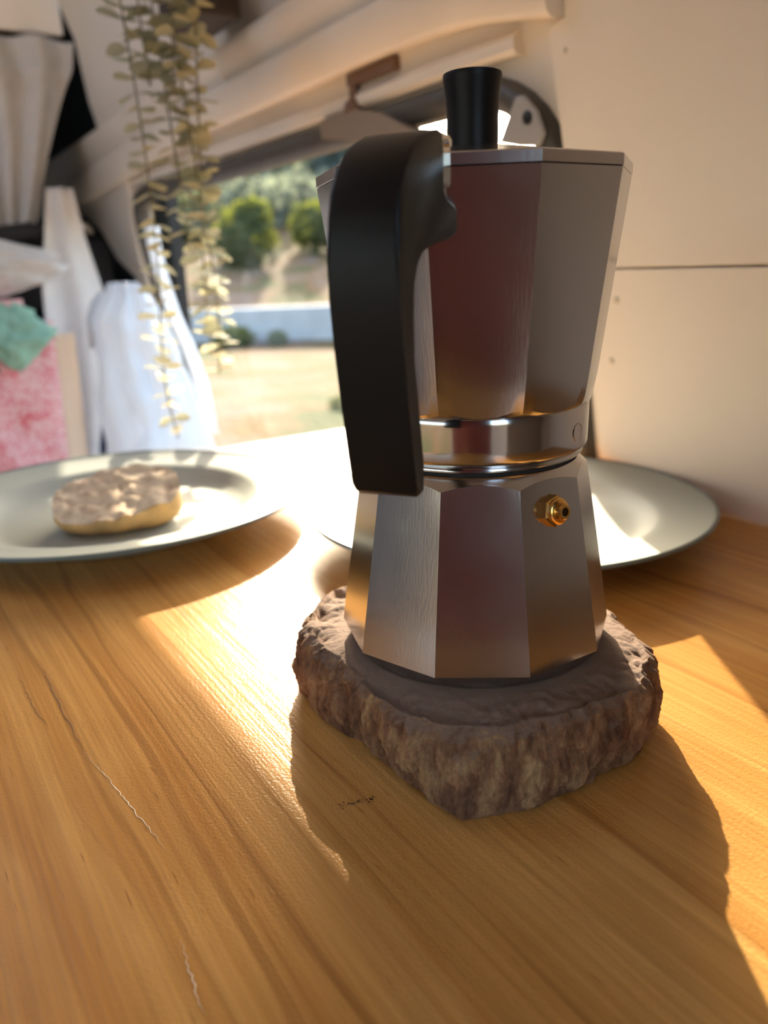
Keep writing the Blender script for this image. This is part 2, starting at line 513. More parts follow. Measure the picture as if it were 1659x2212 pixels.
# pillar beyond the window
pl = [(1.175, -0.72, 1.20), (1.165, -0.1, 1.19), (1.150, 0.12, 1.182), (1.149, 0.155, 1.205), (1.147, 0.187, 1.287), (1.135, 0.238, 1.341), (1.10, 0.285, 1.46), (1.09, 0.33, 1.60)]
v = []; f = []
for e in (0.004, -0.02):
    for a, h, b in pl:
        v += [WL(a, h, e), WL(b, h, e)]
k = len(pl)
for i in range(k-1):
    f += [(2*i, 2*i+1, 2*i+3, 2*i+2), (2*k+2*i, 2*k+2*i+1, 2*k+2*i+3, 2*k+2*i+2), (2*i, 2*i+2, 2*k+2*i+2, 2*k+2*i), (2*i+1, 2*i+3, 2*k+2*i+3, 2*k+2*i+1)]
f += [(0, 1, 2*k+1, 2*k), (2*k-2, 2*k-1, 4*k-1, 4*k-2)]
struct(pyd('trim_2', v, f, M_creamd), 'cream door pillar beyond the side window', 'trim')
# cab behind the curtain: closed near-black box, its darkness put into the colour
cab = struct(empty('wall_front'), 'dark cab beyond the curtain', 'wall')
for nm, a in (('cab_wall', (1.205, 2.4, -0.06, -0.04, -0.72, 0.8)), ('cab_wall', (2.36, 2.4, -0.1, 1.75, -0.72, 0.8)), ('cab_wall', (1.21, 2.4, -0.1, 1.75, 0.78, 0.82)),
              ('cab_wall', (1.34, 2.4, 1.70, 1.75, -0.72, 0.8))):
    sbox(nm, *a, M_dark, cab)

# ------------------------------------------------------------------ table
TB = bmesh.new()
add_box(TB, ((-0.34+0.454)/2, 0.285, -0.0125), (0.454+0.34, 0.568, 0.025), None, 0.003, 3)
table = empty('table', WP(-0.2, 0, 0.325))
table.rotation_euler = (0, 0, math.atan2(U.y, U.x))
top = bmo('tabletop', TB, M_wood, None, auto=40)
# the board is modelled in wall coordinates (s, e); mirror to world through WM
me = top.data
for vv in me.vertices:
    vv.co = WM @ Vector((vv.co.x, vv.co.y, vv.co.z))
bpy.context.view_layer.update()
inv = table.matrix_world.inverted()
for vv in me.vertices:
    vv.co = inv @ vv.co
me.flip_normals()
top.parent = table
bm = bmesh.new(); bm.from_mesh(me); bmesh.ops.recalc_face_normals(bm, faces=bm.faces); bm.to_mesh(me); bm.free()
def tab_child(o):
    o.parent = table; o.matrix_parent_inverse = table.matrix_world.inverted(); return o
M_leg = plain('leg_steel', (0.55, 0.53, 0.5), 0.4, metal=0.8)
for s, e in ((-0.29, 0.50), (0.38, 0.50)):
    bm = tube_bm([WP(s, -0.025, e), WP(s, -0.4, e), WP(s, FLOOR_Z, e)], 0.022, 20)
    tab_child(bmo('leg', bm, M_leg, None, auto=60))
tag(table, 'varnished pine table with pale scratches under the window', 'table')
# scratches and a crack scored into the varnish, a little stain
M_scr = plain('scratch_pale', (0.75, 0.62, 0.48), 0.7)
M_crk = plain('crack_brown', (0.16, 0.07, 0.025), 0.8)
def scratch(name, pts, w, m, jit=0.0004):
    vs = []; fs = []
    pts = [Vector((x, y, 0)) for x, y in pts]
    dense = []
    for a, b in zip(pts, pts[1:]):
        for i in range(14):
            dense.append(a.lerp(b, i/14))
    dense.append(pts[-1])
    for i, p in enumerate(dense):
        d = (dense[min(i+1, len(dense)-1)]-dense[max(i-1, 0)]).normalized()
        nn = Vector((-d.y, d.x, 0))
        p = p + nn*random.uniform(-jit, jit)
        k = math.sin(PI*min(1, max(0.04, i/(len(dense)-1)*0.96+0.02)))*random.uniform(0.6, 1.2)
        vs += [p+nn*w*k+Vector((0, 0, 0.00012)), p+Vector((0, 0, 0.00022)), p-nn*w*k+Vector((0, 0, 0.00012))]
    for i in range(len(dense)-1):
        fs += [(3*i, 3*i+1, 3*i+4, 3*i+3), (3*i+1, 3*i+2, 3*i+5, 3*i+4)]
    return tab_child(pyd(name, vs, fs, m))
scratch('scratch', [(-0.1425, -0.031), (-0.124, -0.053), (-0.113, -0.067), (-0.1002, -0.0824)], 0.00018, M_scr)
scratch('scratch', [(-0.088, -0.116), (-0.082, -0.129), (-0.0775, -0.1375)], 0.00016, M_scr)
scratch('crack', [(-0.185, 0.036), (-0.166, 0.005), (-0.1425, -0.031)], 0.00022, M_crk)
scratch('crack', [(-0.193, 0.030), (-0.172, -0.002), (-0.163, -0.012)], 0.00015, M_crk)
M_stain = plain('stain', (0.12, 0.055, 0.015), 0.8)
bm = bmesh.new()
for i in range(46):
    x = random.uniform(-0.053, -0.039); y = -0.064 + (x+0.046)*0.25 + random.gauss(0, 0.0008)
    r = random.uniform(0.00012, 0.00042)
    vs = [bm.verts.new((x+r*math.cos(a)*random.uniform(0.5, 1.4), y+r*math.sin(a)*random.uniform(0.5, 1.4), 0.00012)) for a in (0, 1.05, 2.1, 3.15, 4.2, 5.25)]
    bm.faces.new(vs)
st = tab_child(bmo('stain', bm, M_stain)); st['kind'] = 'stuff'

# ------------------------------------------------------------------ stone trivet
ROCK_H = 0.029
bot = [(-0.0681, 0.0081), (-0.058, -0.0164), (-0.0422, -0.0324), (-0.0326, -0.0491), (-0.0253, -0.0594), (-0.0185, -0.0689), (-0.012, -0.0756),
       (-0.0004, -0.0731), (0.018, -0.0663), (0.0339, -0.0554), (0.0523, -0.0422), (0.0600, -0.022), (0.0585, 0.010), (0.050, 0.042), (0.028, 0.060), (-0.005, 0.064), (-0.04, 0.062), (-0.064, 0.045), (-0.070, 0.026)]
topo = [(-0.0650, 0.0010), (-0.0610, -0.0100), (-0.0520, -0.0235), (-0.0455, -0.0370), (-0.0385, -0.0520), (-0.0270, -0.0635), (-0.0140, -0.0700),
        (-0.001, -0.0705), (0.018, -0.0655), (0.034, -0.0580), (0.0520, -0.0485), (0.0605, -0.0300), (0.0580, 0.002), (0.053, 0.030), (0.030, 0.056), (-0.005, 0.060), (-0.036, 0.060), (-0.058, 0.046), (-0.0655, 0.022)]
def polar(loop):
    L = sorted((math.atan2(y, x), math.hypot(x, y)) for x, y in loop)
    L = [(L[-1][0]-2*PI, L[-1][1])] + L + [(L[0][0]+2*PI, L[0][1])]
    return L
PB, PT = polar(bot), polar(topo)
NT, NS, NR = 560, 60, 50
rv = []; rf = []
def fbm(p, o=5): return noise.fractal(p, 0.9, 2.1, o)
def rockpt(th, v):           # v 0..1 up the side
    rb, rtp = lerp_tab(th, PB), lerp_tab(th, PT)
    bulge = 0.0030*math.sin(PI*min(1, v*1.05))
    r = rb + (rtp-rb)*v + bulge - 0.0014
    z = ROCK_H*v*0.975
    k = max(0.0, (v-0.86)/0.14)
    r -= 0.0028*k**2.0
    p = Vector((math.cos(th)*r, math.sin(th)*r, z))
    d = fbm(Vector((p.x*95, p.y*95, z*60)), 6)*0.0021
    vd_ = noise.voronoi(Vector((p.x*85, p.y*85, z*60)))[0]
    d += (vd_[1]-vd_[0])*0.0026 - 0.0008                                     # chipped facets
    d += (0.45-abs(fbm(Vector((p.x*260+7, p.y*260, z*90+3)), 6)))*0.0026       # fibrous fracture
    d += (0.5-abs(noise.noise(Vector((p.x*42+3, p.y*42, z*26)))))*0.0020
    w = min(1, v*6+0.35)*(1-0.35*k)
    p += Vector((math.cos(th), math.sin(th), 0))*d*w
    return p
for j in range(NS+1):
    for i in range(NT):
        rv.append(rockpt(-PI+2*PI*i/NT, j/NS))
base = len(rv)
for j in range(1, NR+1):
    t = j/NR
    for i in range(NT):
        th = -PI+2*PI*i/NT
        e = rockpt(th, 1.0)
        R0 = math.hypot(e.x, e.y)
        r = R0*(1-t)
        flat = min(1.0, max(0.0, (R0*1.0-r)/0.010))
        z = e.z + (ROCK_H-e.z)*min(1, flat*1.3)
        x, y = math.cos(th)*r, math.sin(th)*r
        lip = max(0.0, (r-0.050)/0.012)
        lip = min(1.0, lip)
        z += lip*(fbm(Vector((x*70, y*70, 2.0)), 5)*0.0018 - 0.0012) + min(1, lip*2)*0.0008*fbm(Vector((x*260, y*260, 9)), 4)
        # chipped step on the left shoulder and worn front edge
        if x < -0.045 and lip > 0:
            z -= lip*0.0035*max(0, noise.noise(Vector((x*60+4, y*60, 0))))
        if r < 0.0515: z = ROCK_H - 0.0002
        rv.append(Vector((x, y, z)))
for j in range(NS+NR):
    for i in range(NT):
        k = (i+1) % NT
        rf.append((j*NT+i, j*NT+k, (j+1)*NT+k, (j+1)*NT+i))
rf.append(tuple(range(NT)))
def rock_mat():
    m, t, o = mat('red_sandstone')
    p = N(t, 'ShaderNodeBsdfPrincipled', Roughness=0.85)
    p.inputs['Specular IOR Level'].default_value = 0.25
    tc = N(t, 'ShaderNodeTexCoord')
    mpr = N(t, 'ShaderNodeMapping'); mpr.inputs['Scale'].default_value = (1.6, 1.6, 0.7); t.links.new(tc.outputs['Object'], mpr.inputs['Vector'])
    n1 = N(t, 'ShaderNodeTexNoise', Scale=60.0, Detail=10.0, Roughness=0.72); t.links.new(mpr.outputs[0], n1.inputs['Vector'])
    r1 = N(t, 'ShaderNodeValToRGB'); cr = r1.color_ramp
    cr.elements[0].position = 0.36; cr.elements[0].color = (0.15, 0.068, 0.040, 1)
    cr.elements[1].position = 0.64; cr.elements[1].color = (0.66, 0.40, 0.19, 1)
    e = cr.elements.new(0.50); e.color = (0.36, 0.175, 0.09, 1)
    t.links.new(n1.outputs[0], r1.inputs[0])
    # paler weathered skin on the flat upper face
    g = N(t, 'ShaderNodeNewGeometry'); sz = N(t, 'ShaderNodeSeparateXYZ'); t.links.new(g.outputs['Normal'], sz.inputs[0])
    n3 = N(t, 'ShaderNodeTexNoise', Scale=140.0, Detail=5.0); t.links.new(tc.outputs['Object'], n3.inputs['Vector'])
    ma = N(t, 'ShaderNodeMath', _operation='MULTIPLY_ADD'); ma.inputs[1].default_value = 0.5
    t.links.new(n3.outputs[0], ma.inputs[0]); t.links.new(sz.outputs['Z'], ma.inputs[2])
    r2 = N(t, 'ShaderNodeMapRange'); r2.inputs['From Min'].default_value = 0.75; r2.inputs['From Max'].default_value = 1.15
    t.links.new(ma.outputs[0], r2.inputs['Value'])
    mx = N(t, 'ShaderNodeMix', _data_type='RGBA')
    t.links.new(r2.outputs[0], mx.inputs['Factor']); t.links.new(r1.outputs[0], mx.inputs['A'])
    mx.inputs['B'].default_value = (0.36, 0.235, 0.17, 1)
    t.links.new(mx.outputs['Result'], p.inputs['Base Color'])
    n2 = N(t, 'ShaderNodeTexNoise', Scale=260.0, Detail=7.0, Roughness=0.75); t.links.new(mpr.outputs[0], n2.inputs['Vector'])
    b = N(t, 'ShaderNodeBump', Strength=1.0, Distance=0.003); t.links.new(n2.outputs[0], b.inputs['Height'])
    t.links.new(b.outputs[0], p.inputs['Normal'])
    t.links.new(p.outputs[0], o.inputs[0])
    return m
rock = pyd('stone_slab', rv, rf, rock_mat(), smooth=True)
tag(rock, 'rough reddish-brown stone slab on the table under the coffee pot', 'stone')

# ------------------------------------------------------------------ moka pot
PZ = ROCK_H
PH = math.radians(-3.2)
pot = empty('moka_pot', (0, 0, PZ))
tag(pot, 'aluminium ten-sided stovetop coffee pot with black handle, standing on the stone slab', 'coffee pot')
DEC = math.radians(36)
def pol(th, rc):             # decagon radius at polar angle th (corner radius rc)
    a = (th - CORNER) % DEC - DEC/2
    return rc*math.cos(DEC/2)/math.cos(a)
CORNER = -PI/2 + PH + DEC/2
SEG = 12
NTH = 10*SEG
TH = [CORNER + DEC*i/SEG for i in range(NTH)]
def ringmesh(name, rings, m, parent, cap0=False, cap1=False, auto=16):
    v = []; f = []
    for rg in rings: v += rg
    for j in range(len(rings)-1):
        for i in range(NTH):
            k = (i+1) % NTH
            f.append((j*NTH+i, j*NTH+k, (j+1)*NTH+k, (j+1)*NTH+i))
    if cap0: f.append(tuple(range(NTH)))
    if cap1: f.append(tuple((len(rings)-1)*NTH+i for i in range(NTH)))
    return pyd(name, v, f, m, parent, auto=auto)
def P(r, th, z): return Vector((r*math.cos(th), r*math.sin(th), z))
def cir(r, z): return [P(r, t, z) for t in TH]
def dec(rc, z): return [P(pol(t, rc), t, z) for t in TH]
# boiler
rB, rS, zS = 0.0500, 0.0401, 0.0645
def bfac(t0): return rB + (rS-rB)*t0
rings = [cir(0.043, 0.0), cir(0.0462, 0.0004), [P(min(pol(t, 0.0485), 0.0475), t, 0.0018) for t in TH], dec(0.0498, 0.0045)]
for i in range(1, 9): rings.append(dec(bfac(i/9), 0.0045+(zS-0.0045)*i/9))
rings.append([P(pol(t, rS), t, zS + (rS-pol(t, rS))*1.0) for t in TH])
rings.append([P(pol(t, rS)-0.0006, t, zS + 0.0005 + (rS-pol(t, rS))*1.0) for t in TH])
rings += [cir(0.0362, 0.0685), cir(0.0350, 0.0687)]
boiler = ringmesh('boiler', rings, M_alu, pot, cap0=True, cap1=True)
# thread neck and sealing lip
bmo('neck_gasket', lathe_bm([(0, 0.066), (0.0342, 0.066), (0.0342, 0.0684), (0.0358, 0.0686), (0.0360, 0.0692), (0.0356, 0.0699), (0, 0.0701)], 96), M_dark, pot, auto=40)
# upper chamber: round collar that opens into ten faces
rC, zC, rT, zT = 0.0419, 0.0909, 0.05075, 0.1579
col = [cir(0.0335, 0.0702), cir(0.0362, 0.0701), cir(0.0374, 0.0703), cir(0.0378, 0.0709), cir(0.0377, 0.0716), cir(0.0374, 0.0720), cir(0.0380, 0.0723), cir(0.0388, 0.0729), cir(0.0392, 0.0740), cir(0.0393, 0.0775), cir(0.0394, 0.0850), cir(0.0394, 0.0871), cir(0.0391, 0.0876)]
collar = ringmesh('collar', col, M_alup, pot, auto=35)
rings = [cir(0.0390, 0.0874), [P(max(pol(t, 0.0408), 0.0390), t, zC-0.0020-(rC-pol(t, rC))*0.85) for t in TH], [P(pol(t, rC-0.0003), t, zC-(rC-pol(t, rC))*1.5) for t in TH]]
for i in range(1, 13):
    k = i/12
    rings.append([P(pol(t, rC+(rT-rC)*k), t, (zC-(rC-pol(t, rC))*1.5)*(1-k)+zT*k) for t in TH])
rings += [dec(rT-0.0016, zT), dec(rT-0.0022, zT-0.006)]
chamber = ringmesh('upper_chamber', rings, M_alu, pot)
# pouring spout, on the side away from the handle
HA = -PI/2 + PH - DEC/2          # handle direction (over a corner)
sa = HA + PI
so = Vector((math.cos(sa), math.sin(sa), 0)); sp = Vector((-so.y, so.x, 0))
v = [so*0.0475+sp*0.012+Vector((0, 0, 0.1575)), so*0.0475-sp*0.012+Vector((0, 0, 0.1575)), so*0.0640+Vector((0, 0, 0.1590)), so*0.0455+Vector((0, 0, 0.122)),
     so*0.0470+sp*0.0105+Vector((0, 0, 0.1575)), so*0.0470-sp*0.0105+Vector((0, 0, 0.1575)), so*0.0622+Vector((0, 0, 0.1588)), so*0.0462+Vector((0, 0, 0.128))]
pyd('spout', v, [(0, 2, 3), (1, 3, 2), (4, 7, 6), (5, 6, 7), (0, 4, 6, 2), (1, 2, 6, 5)], M_alu, pot)
# lid
rings = [dec(rT-0.0004, zT+0.0001), dec(rT+0.0002, zT+0.0004), dec(rT+0.0002, zT+0.0034), dec(rT-0.0005, zT+0.0038)]
for k in (0.2, 0.4, 0.6, 0.8): rings.append(dec((rT-0.0005)*(1-k)+0.0115*k, zT+0.0038+0.0062*k))
rings += [dec(0.0115, zT+0.0100), cir(0.0100, zT+0.0102)]
lid = ringmesh('lid', rings, M_alu, pot, cap0=True, cap1=True)
bmo('knob', lathe_bm([(0, 0.1672), (0.0080, 0.1672), (0.0081, 0.1735), (0.0080, 0.1760), (0.0082, 0.1790), (0.0086, 0.1835), (0.0091, 0.1872), (0.00925, 0.1885), (0.0091, 0.1893), (0.0084, 0.1896), (0, 0.1898)], 64), M_black, lid, auto=40)
# handle
hd = Vector((math.cos(HA), math.sin(HA), 0)); ht = Vector((-hd.y, hd.x, 0))
outer = [(0.0612, 0.1645), (0.0632, 0.1652), (0.0700, 0.1640), (0.0780, 0.1620), (0.0850, 0.1588), (0.0905, 0.1545), (0.0940, 0.1495), (0.0958, 0.1435), (0.0966, 0.1350), (0.0965, 0.1260), (0.0952, 0.1150), (0.0932, 0.1030), (0.0907, 0.0910), (0.0883, 0.0800), (0.0878, 0.0780)]
inner = [(0.0858, 0.0767), (0.0818, 0.0772), (0.0824, 0.0840), (0.0838, 0.0920), (0.0856, 0.1010), (0.0876, 0.1110), (0.0888, 0.1215), (0.0876, 0.1295), (0.0845, 0.1345), (0.0800, 0.1375), (0.0720, 0.1392), (0.0560, 0.1390), (0.0505, 0.1405), (0.0487, 0.1420), (0.0490, 0.1475), (0.0520, 0.1486), (0.0600, 0.1492), (0.0632, 0.1500), (0.0632, 0.1530), (0.0606, 0.1536), (0.0602, 0.1600)]
loop = outer + inner
bm = bmesh.new()
def hw(r, z): return 0.0088 if r > 0.062 else 0.0088
fa = [bm.verts.new(hd*r + ht*hw(r, z) + Vector((0, 0, z))) for r, z in loop]
fb = [bm.verts.new(hd*r - ht*hw(r, z) + Vector((0, 0, z))) for r, z in loop]
f1 = bm.faces.new(fa); f2 = bm.faces.new(list(reversed(fb)))
for i in range(len(loop)):
    j = (i+1) % len(loop)
    bm.faces.new((fa[i], fb[i], fb[j], fa[j]))
bmesh.ops.bevel(bm, geom=[e for e in f1.edges] + [e for e in f2.edges], offset=0.0013, segments=3, affect='EDGES', profile=0.5, clamp_overlap=True)
bmo('handle', bm, M_black, pot, auto=30)
# hinge between lid and handle
HM = Matrix((hd, ht, Vector((0, 0, 1)))).transposed().to_4x4()
bm = bmesh.new()
add_box(bm, (0.0545, 0.0064, 0.1590), (0.0098, 0.0018, 0.0130), HM, 0.0008)
add_box(bm, (0.0545, -0.0064, 0.1590), (0.0098, 0.0018, 0.0130), HM, 0.0008)
add_box(bm, (0.0500, 0.0, 0.1602), (0.0070, 0.0130, 0.0024), HM, 0.0006)
hg = bmo('hinge', bm, M_steel, pot)
bm = tube_bm([hd*0.0530-ht*0.0082+Vector((0, 0, 0.1632)), hd*0.0530+ht*0.0082+Vector((0, 0, 0.1632))], 0.0011, 12)
bmo('hinge_pin', bm, M_steel, hg, auto=40)
bm = bmesh.new(); add_box(bm, (0.0565, 0.0, 0.1512), (0.0140, 0.0120, 0.0042), HM, 0.0006)
bmo('handle_bracket', bm, M_alup, pot)
# safety valve
va = -PI/2 + PH + DEC
vd = Vector((math.cos(va), math.sin(va), 0.155)).normalized()
vr = (rB+(rS-rB)*0.87)*math.cos(DEC/2)
vq = vd.to_track_quat('Z', 'Y').to_matrix().to_4x4(); vq.translation = Vector((math.cos(va)*vr, math.sin(va)*vr, 0.0560))
bm = bmesh.new()
prof = [(0.0052, -0.001), (0.0052, 0.0022), (0.0046, 0.0028)]
hexr = [[bm.verts.new((r*math.cos(PI/3*i+0.3), r*math.sin(PI/3*i+0.3), z)) for i in range(6)] for r, z in prof]
for a, b in zip(hexr, hexr[1:]):
    for i in range(6): bm.faces.new((a[i], a[(i+1) % 6], b[(i+1) % 6], b[i]))
bm.faces.new(hexr[0]); bm.faces.new(hexr[-1])
bm.transform(vq)
valve = bmo('valve_nut', bm, M_brass, pot)
bm = lathe_bm([(0, 0.0026), (0.0043, 0.0026), (0.0044, 0.0034), (0.0038, 0.0041), (0.0027, 0.0043), (0.0026, 0.0058), (0.0022, 0.0062), (0.0014, 0.0062), (0.0013, 0.0044)], 48)
bm.transform(vq); bmo('valve_tip', bm, M_brass, valve, auto=40)
bm = lathe_bm([(0, 0.0048), (0.0013, 0.0048), (0.0013, 0.0044)], 24)
bm.transform(vq); bmo('valve_hole', bm, M_hole, valve)
# faint round casting mark on the collar
ma = -PI/2+math.radians(52)
bm = bmesh.new()
q = Vector((math.cos(ma), math.sin(ma), 0)).to_track_quat('Z', 'Y').to_matrix().to_4x4(); q.translation = Vector((math.cos(ma)*0.0392, math.sin(ma)*0.0392, 0.0795))
bm = lathe_bm([(0.0030, -0.0003), (0.0030, 0.00028), (0.0028, 0.00032), (0.0026, 0.00022), (0, 0.00022)], 40)
bm.transform(q); bmo('casting_mark', bm, M_alup, collar)

# ------------------------------------------------------------------ plates and bread
M_plate = plain('sage_enamel', (0.35, 0.365, 0.315), 0.5, noise_amt=0.02, noise_scale=20, spec=0.18)
M_rim = plain('rim_grey', (0.13, 0.16, 0.15), 0.35)
def plate(loc, R, label, grp):
    p = empty('dinner_plate', (*loc, 0))
    k = R/0.1265
    pr = [(0, 0.0038), (0.070*k, 0.0038), (0.078*k, 0.0045), (0.086*k, 0.0085), (0.0915*k, 0.0128), (0.0945*k, 0.0143), (0.1000*k, 0.0153), (0.1235*k, 0.0192), (0.1256*k, 0.0200), (0.1265*k, 0.0196),
          (0.1262*k, 0.0184), (0.1232*k, 0.0172), (0.0990*k, 0.0130), (0.0940*k, 0.0118), (0.0900*k, 0.0080), (0.0820*k, 0.0016), (0.0780*k, 0.0), (0.0740*k, 0.0), (0.0735*k, 0.0012), (0, 0.0014)]
    bmo('dish', lathe_bm(pr, 128), M_plate, p, auto=50)
    bm = bmesh.new()
    pr2 = [(0.1248*k, 0.02018), (0.1262*k, 0.0203), (0.1270*k, 0.0192), (0.1264*k, 0.0180), (0.1256*k, 0.0190)]
    bmo('rim_band', lathe_bm(pr2+[pr2[0]], 128), M_rim, p, auto=60)
    return tag(p, label, 'plate', grp)
plate((-0.2180, 0.2500), 0.1300, 'pale sage enamel plate holding a bread piece, beyond it the hanging bags', 'enamel plates on the table')
plate((0.0420, 0.2010), 0.1240, 'pale sage enamel plate behind the coffee pot against the lining boards', 'enamel plates on the table')

M_crust = plain('bread_crust', (0.62, 0.36, 0.13), 0.7, noise_amt=0.35, noise_scale=60, bump=0.5, bump_scale=300)
def crumb_mat():
    m, t, o = mat('bread_crumb')
    p = N(t, 'ShaderNodeBsdfPrincipled', Roughness=0.9)
    p.inputs['Specular IOR Level'].default_value = 0.15
    tc = N(t, 'ShaderNodeTexCoord')
    n1 = N(t, 'ShaderNodeTexNoise', Scale=130.0, Detail=6.0); t.links.new(tc.outputs['Object'], n1.inputs['Vector'])
    r1 = N(t, 'ShaderNodeValToRGB'); cr = r1.color_ramp
    cr.elements[0].position = 0.34; cr.elements[0].color = (0.56, 0.40, 0.26, 1)
    cr.elements[1].position = 0.62; cr.elements[1].color = (0.74, 0.58, 0.40, 1)
    t.links.new(n1.outputs[0], r1.inputs[0]); t.links.new(r1.outputs[0], p.inputs['Base Color'])
    b = N(t, 'ShaderNodeBump', Strength=0.6, Distance=0.003); t.links.new(n1.outputs[0], b.inputs['Height']); t.links.new(b.outputs[0], p.inputs['Normal'])
    t.links.new(p.outputs[0], o.inputs[0])
    return m
M_crumb = crumb_mat()
def bread(loc, rz, label, seed, size=1.0):
    b = empty('bread_half', loc); b.rotation_euler = (0.0, 0, rz)
    nt_, nr_ = 72, 16
    def R(th):
        c, s = math.cos(th), math.sin(th)
        r = 1/((abs(c)/0.046)**2.6 + (abs(s)/0.037)**2.6)**(1/2.6)
        return size*r*(1 + 0.06*noise.noise(Vector((c*1.6+seed, s*1.6, 0))))
    def topz(x, y):
        return size*(0.0225 + 0.0035*noise.noise(Vector((x*45+seed, y*45, 1))) + 0.0030*noise.fractal(Vector((x*110, y*110, seed)), 0.8, 2.0, 4) + 0.26*y + 0.10*x)
    v, f = [], []
    ring = []
    prof = [(0.62, 0.0), (0.80, 0.0010), (0.92, 0.0045), (0.985, 0.0085), (1.0, 0.0115), (0.985, 1.0)]
    for k, z in prof:
        for i in range(nt_):
            th = 2*PI*i/nt_; r = R(th)*k
            x, y = r*math.cos(th), r*math.sin(th)
            zz = topz(x, y)-0.0005 if z == 1.0 else z*size
            v.append((x, y, zz))
    for j in range(len(prof)-1):
        for i in range(nt_):
            k = (i+1) % nt_
            f.append((j*nt_+i, j*nt_+k, (j+1)*nt_+k, (j+1)*nt_+i))
    f.append(tuple(range(nt_)))
    pyd('crust', v, f, M_crust, b, smooth=True)
    v, f = [], []
    for j in range(nr_+1):
        for i in range(nt_):
            th = 2*PI*i/nt_; r = R(th)*0.995*(1-j/nr_*0.995)
            x, y = r*math.cos(th), r*math.sin(th)
            v.append((x, y, topz(x, y)))
    for j in range(nr_):
        for i in range(nt_):
            k = (i+1) % nt_
            f.append((j*nt_+i, j*nt_+k, (j+1)*nt_+k, (j+1)*nt_+i))
    f.append(tuple(nr_*nt_+i for i in range(nt_)))
    pyd('crumb', v, f, M_crumb, b, smooth=True)
    return tag(b, label, 'bread', 'bread on the plates')
bread((-0.211, 0.232, 0.0040), 0.30, 'spread bread half with golden crust on the plate beyond the scratched wood', 1.3, 0.90)
bread((0.035, 0.205, 0.0040), 1.0, 'bread half mostly hidden behind the coffee pot', 5.1, 1.05)

# ------------------------------------------------------------------ latch under the header, corner bracket
M_bronze = plain('latch_brown', (0.20, 0.12, 0.08), 0.5, metal=0.3)
M_lever = plain('latch_lever_grey', (0.30, 0.25, 0.21), 0.4, metal=0.2)
lt = empty('window_latch', WP(0.39, 0.318, 0.050))
tag(lt, 'brown bolt and grey lever of the window catch under the header beam', 'latch')
bpy.context.view_layer.update()
def lchild(o):
    o.parent = lt; o.matrix_parent_inverse = lt.matrix_world.inverted(); return o
bm = bmesh.new()
add_box(bm, (0.365, 0.046, 0.3150), (0.075, 0.018, 0.010), WM, 0.002); lchild(bmo('mount_block', bm, M_bronze))
bm = tube_bm([WP(0.394, 0.312, 0.052), WP(0.394, 0.300, 0.052), WP(0.394, 0.296, 0.052), WP(0.394, 0.289, 0.052)], [0.0042, 0.0042, 0.0085, 0.0095], 20); lchild(bmo('bolt', bm, M_bronze, auto=40))
lev = [(0.448, 0.2885), (0.442, 0.2900), (0.39, 0.2905), (0.345, 0.281), (0.300, 0.262), (0.276, 0.2535), (0.275, 0.2510), (0.300, 0.2520), (0.36, 0.2600), (0.41, 0.2700), (0.446, 0.2745)]
v = [WP(s, h, e) for e in (0.058, 0.046) for s, h in lev]; k = len(lev)
lchild(pyd('lever', v, [tuple(range(k)), tuple(range(2*k-1, k-1, -1))]+[(i, (i+1) % k, k+(i+1) % k, k+i) for i in range(k)], M_lever))
M_chrome = plain('pale_bracket', (0.36, 0.36, 0.38), 0.25)
br = empty('corner_bracket', WL(0.17, 0.24, 0.006))
tag(br, 'small shiny grey bracket with a dark hole in the window corner', 'bracket')
bpy.context.view_layer.update()
def bchild(o):
    o.parent = br; o.matrix_parent_inverse = br.matrix_world.inverted(); return o
tri = [(0.203, 0.2400), (0.199, 0.2440), (0.181, 0.2650), (0.174, 0.2650), (0.163, 0.2540), (0.158, 0.2400), (0.164, 0.2330), (0.182, 0.2350)]
v = [WL(s, h, e) for e in (0.0085, 0.0045) for s, h in tri]; k = len(tri)
o = bchild(pyd('plate', v, [tuple(range(k)), tuple(range(2*k-1, k-1, -1))]+[(i, (i+1) % k, k+(i+1) % k, k+i) for i in range(k)], M_chrome))
bv = o.modifiers.new('bevel', 'BEVEL'); bv.width = 0.0015; bv.segments = 2
bm = lathe_bm([(0, 0.0006), (0.0036, 0.0006), (0.0045, 0.0), (0.0045, -0.002)], 24)
q = NI.to_track_quat('Z', 'Y').to_matrix().to_4x4(); q.translation = WL(0.171, 0.251, 0.0090)
bm.transform(q); bchild(bmo('hole', bm, M_hole, auto=50))

# ------------------------------------------------------------------ beyond the table end: bench, bags, curtain, seat
M_bench = plain('bench_cream', (0.74, 0.68, 0.58), 0.5)
bn = empty('storage_bench', WP(0.95, FLOOR_Z, 0.40))
tag(bn, 'cream storage bench beyond the table end, under the bags', 'bench')
bpy.context.view_layer.update()
def nchild(o):
    o.parent = bn; o.matrix_parent_inverse = bn.matrix_world.inverted(); return o
nchild(sbox('body', 0.64, 1.16, 0.02, 0.98, FLOOR_Z, -0.235, M_bench))
nchild(sbox('lid', 0.625, 1.16, 0.015, 1.0, -0.233, -0.212, M_bench, bevel=0.004))
nchild(sbox('door', 0.629, 0.639, 0.08, 0.94, -0.66, -0.28, M_bench, bevel=0.002))
BT = -0.212

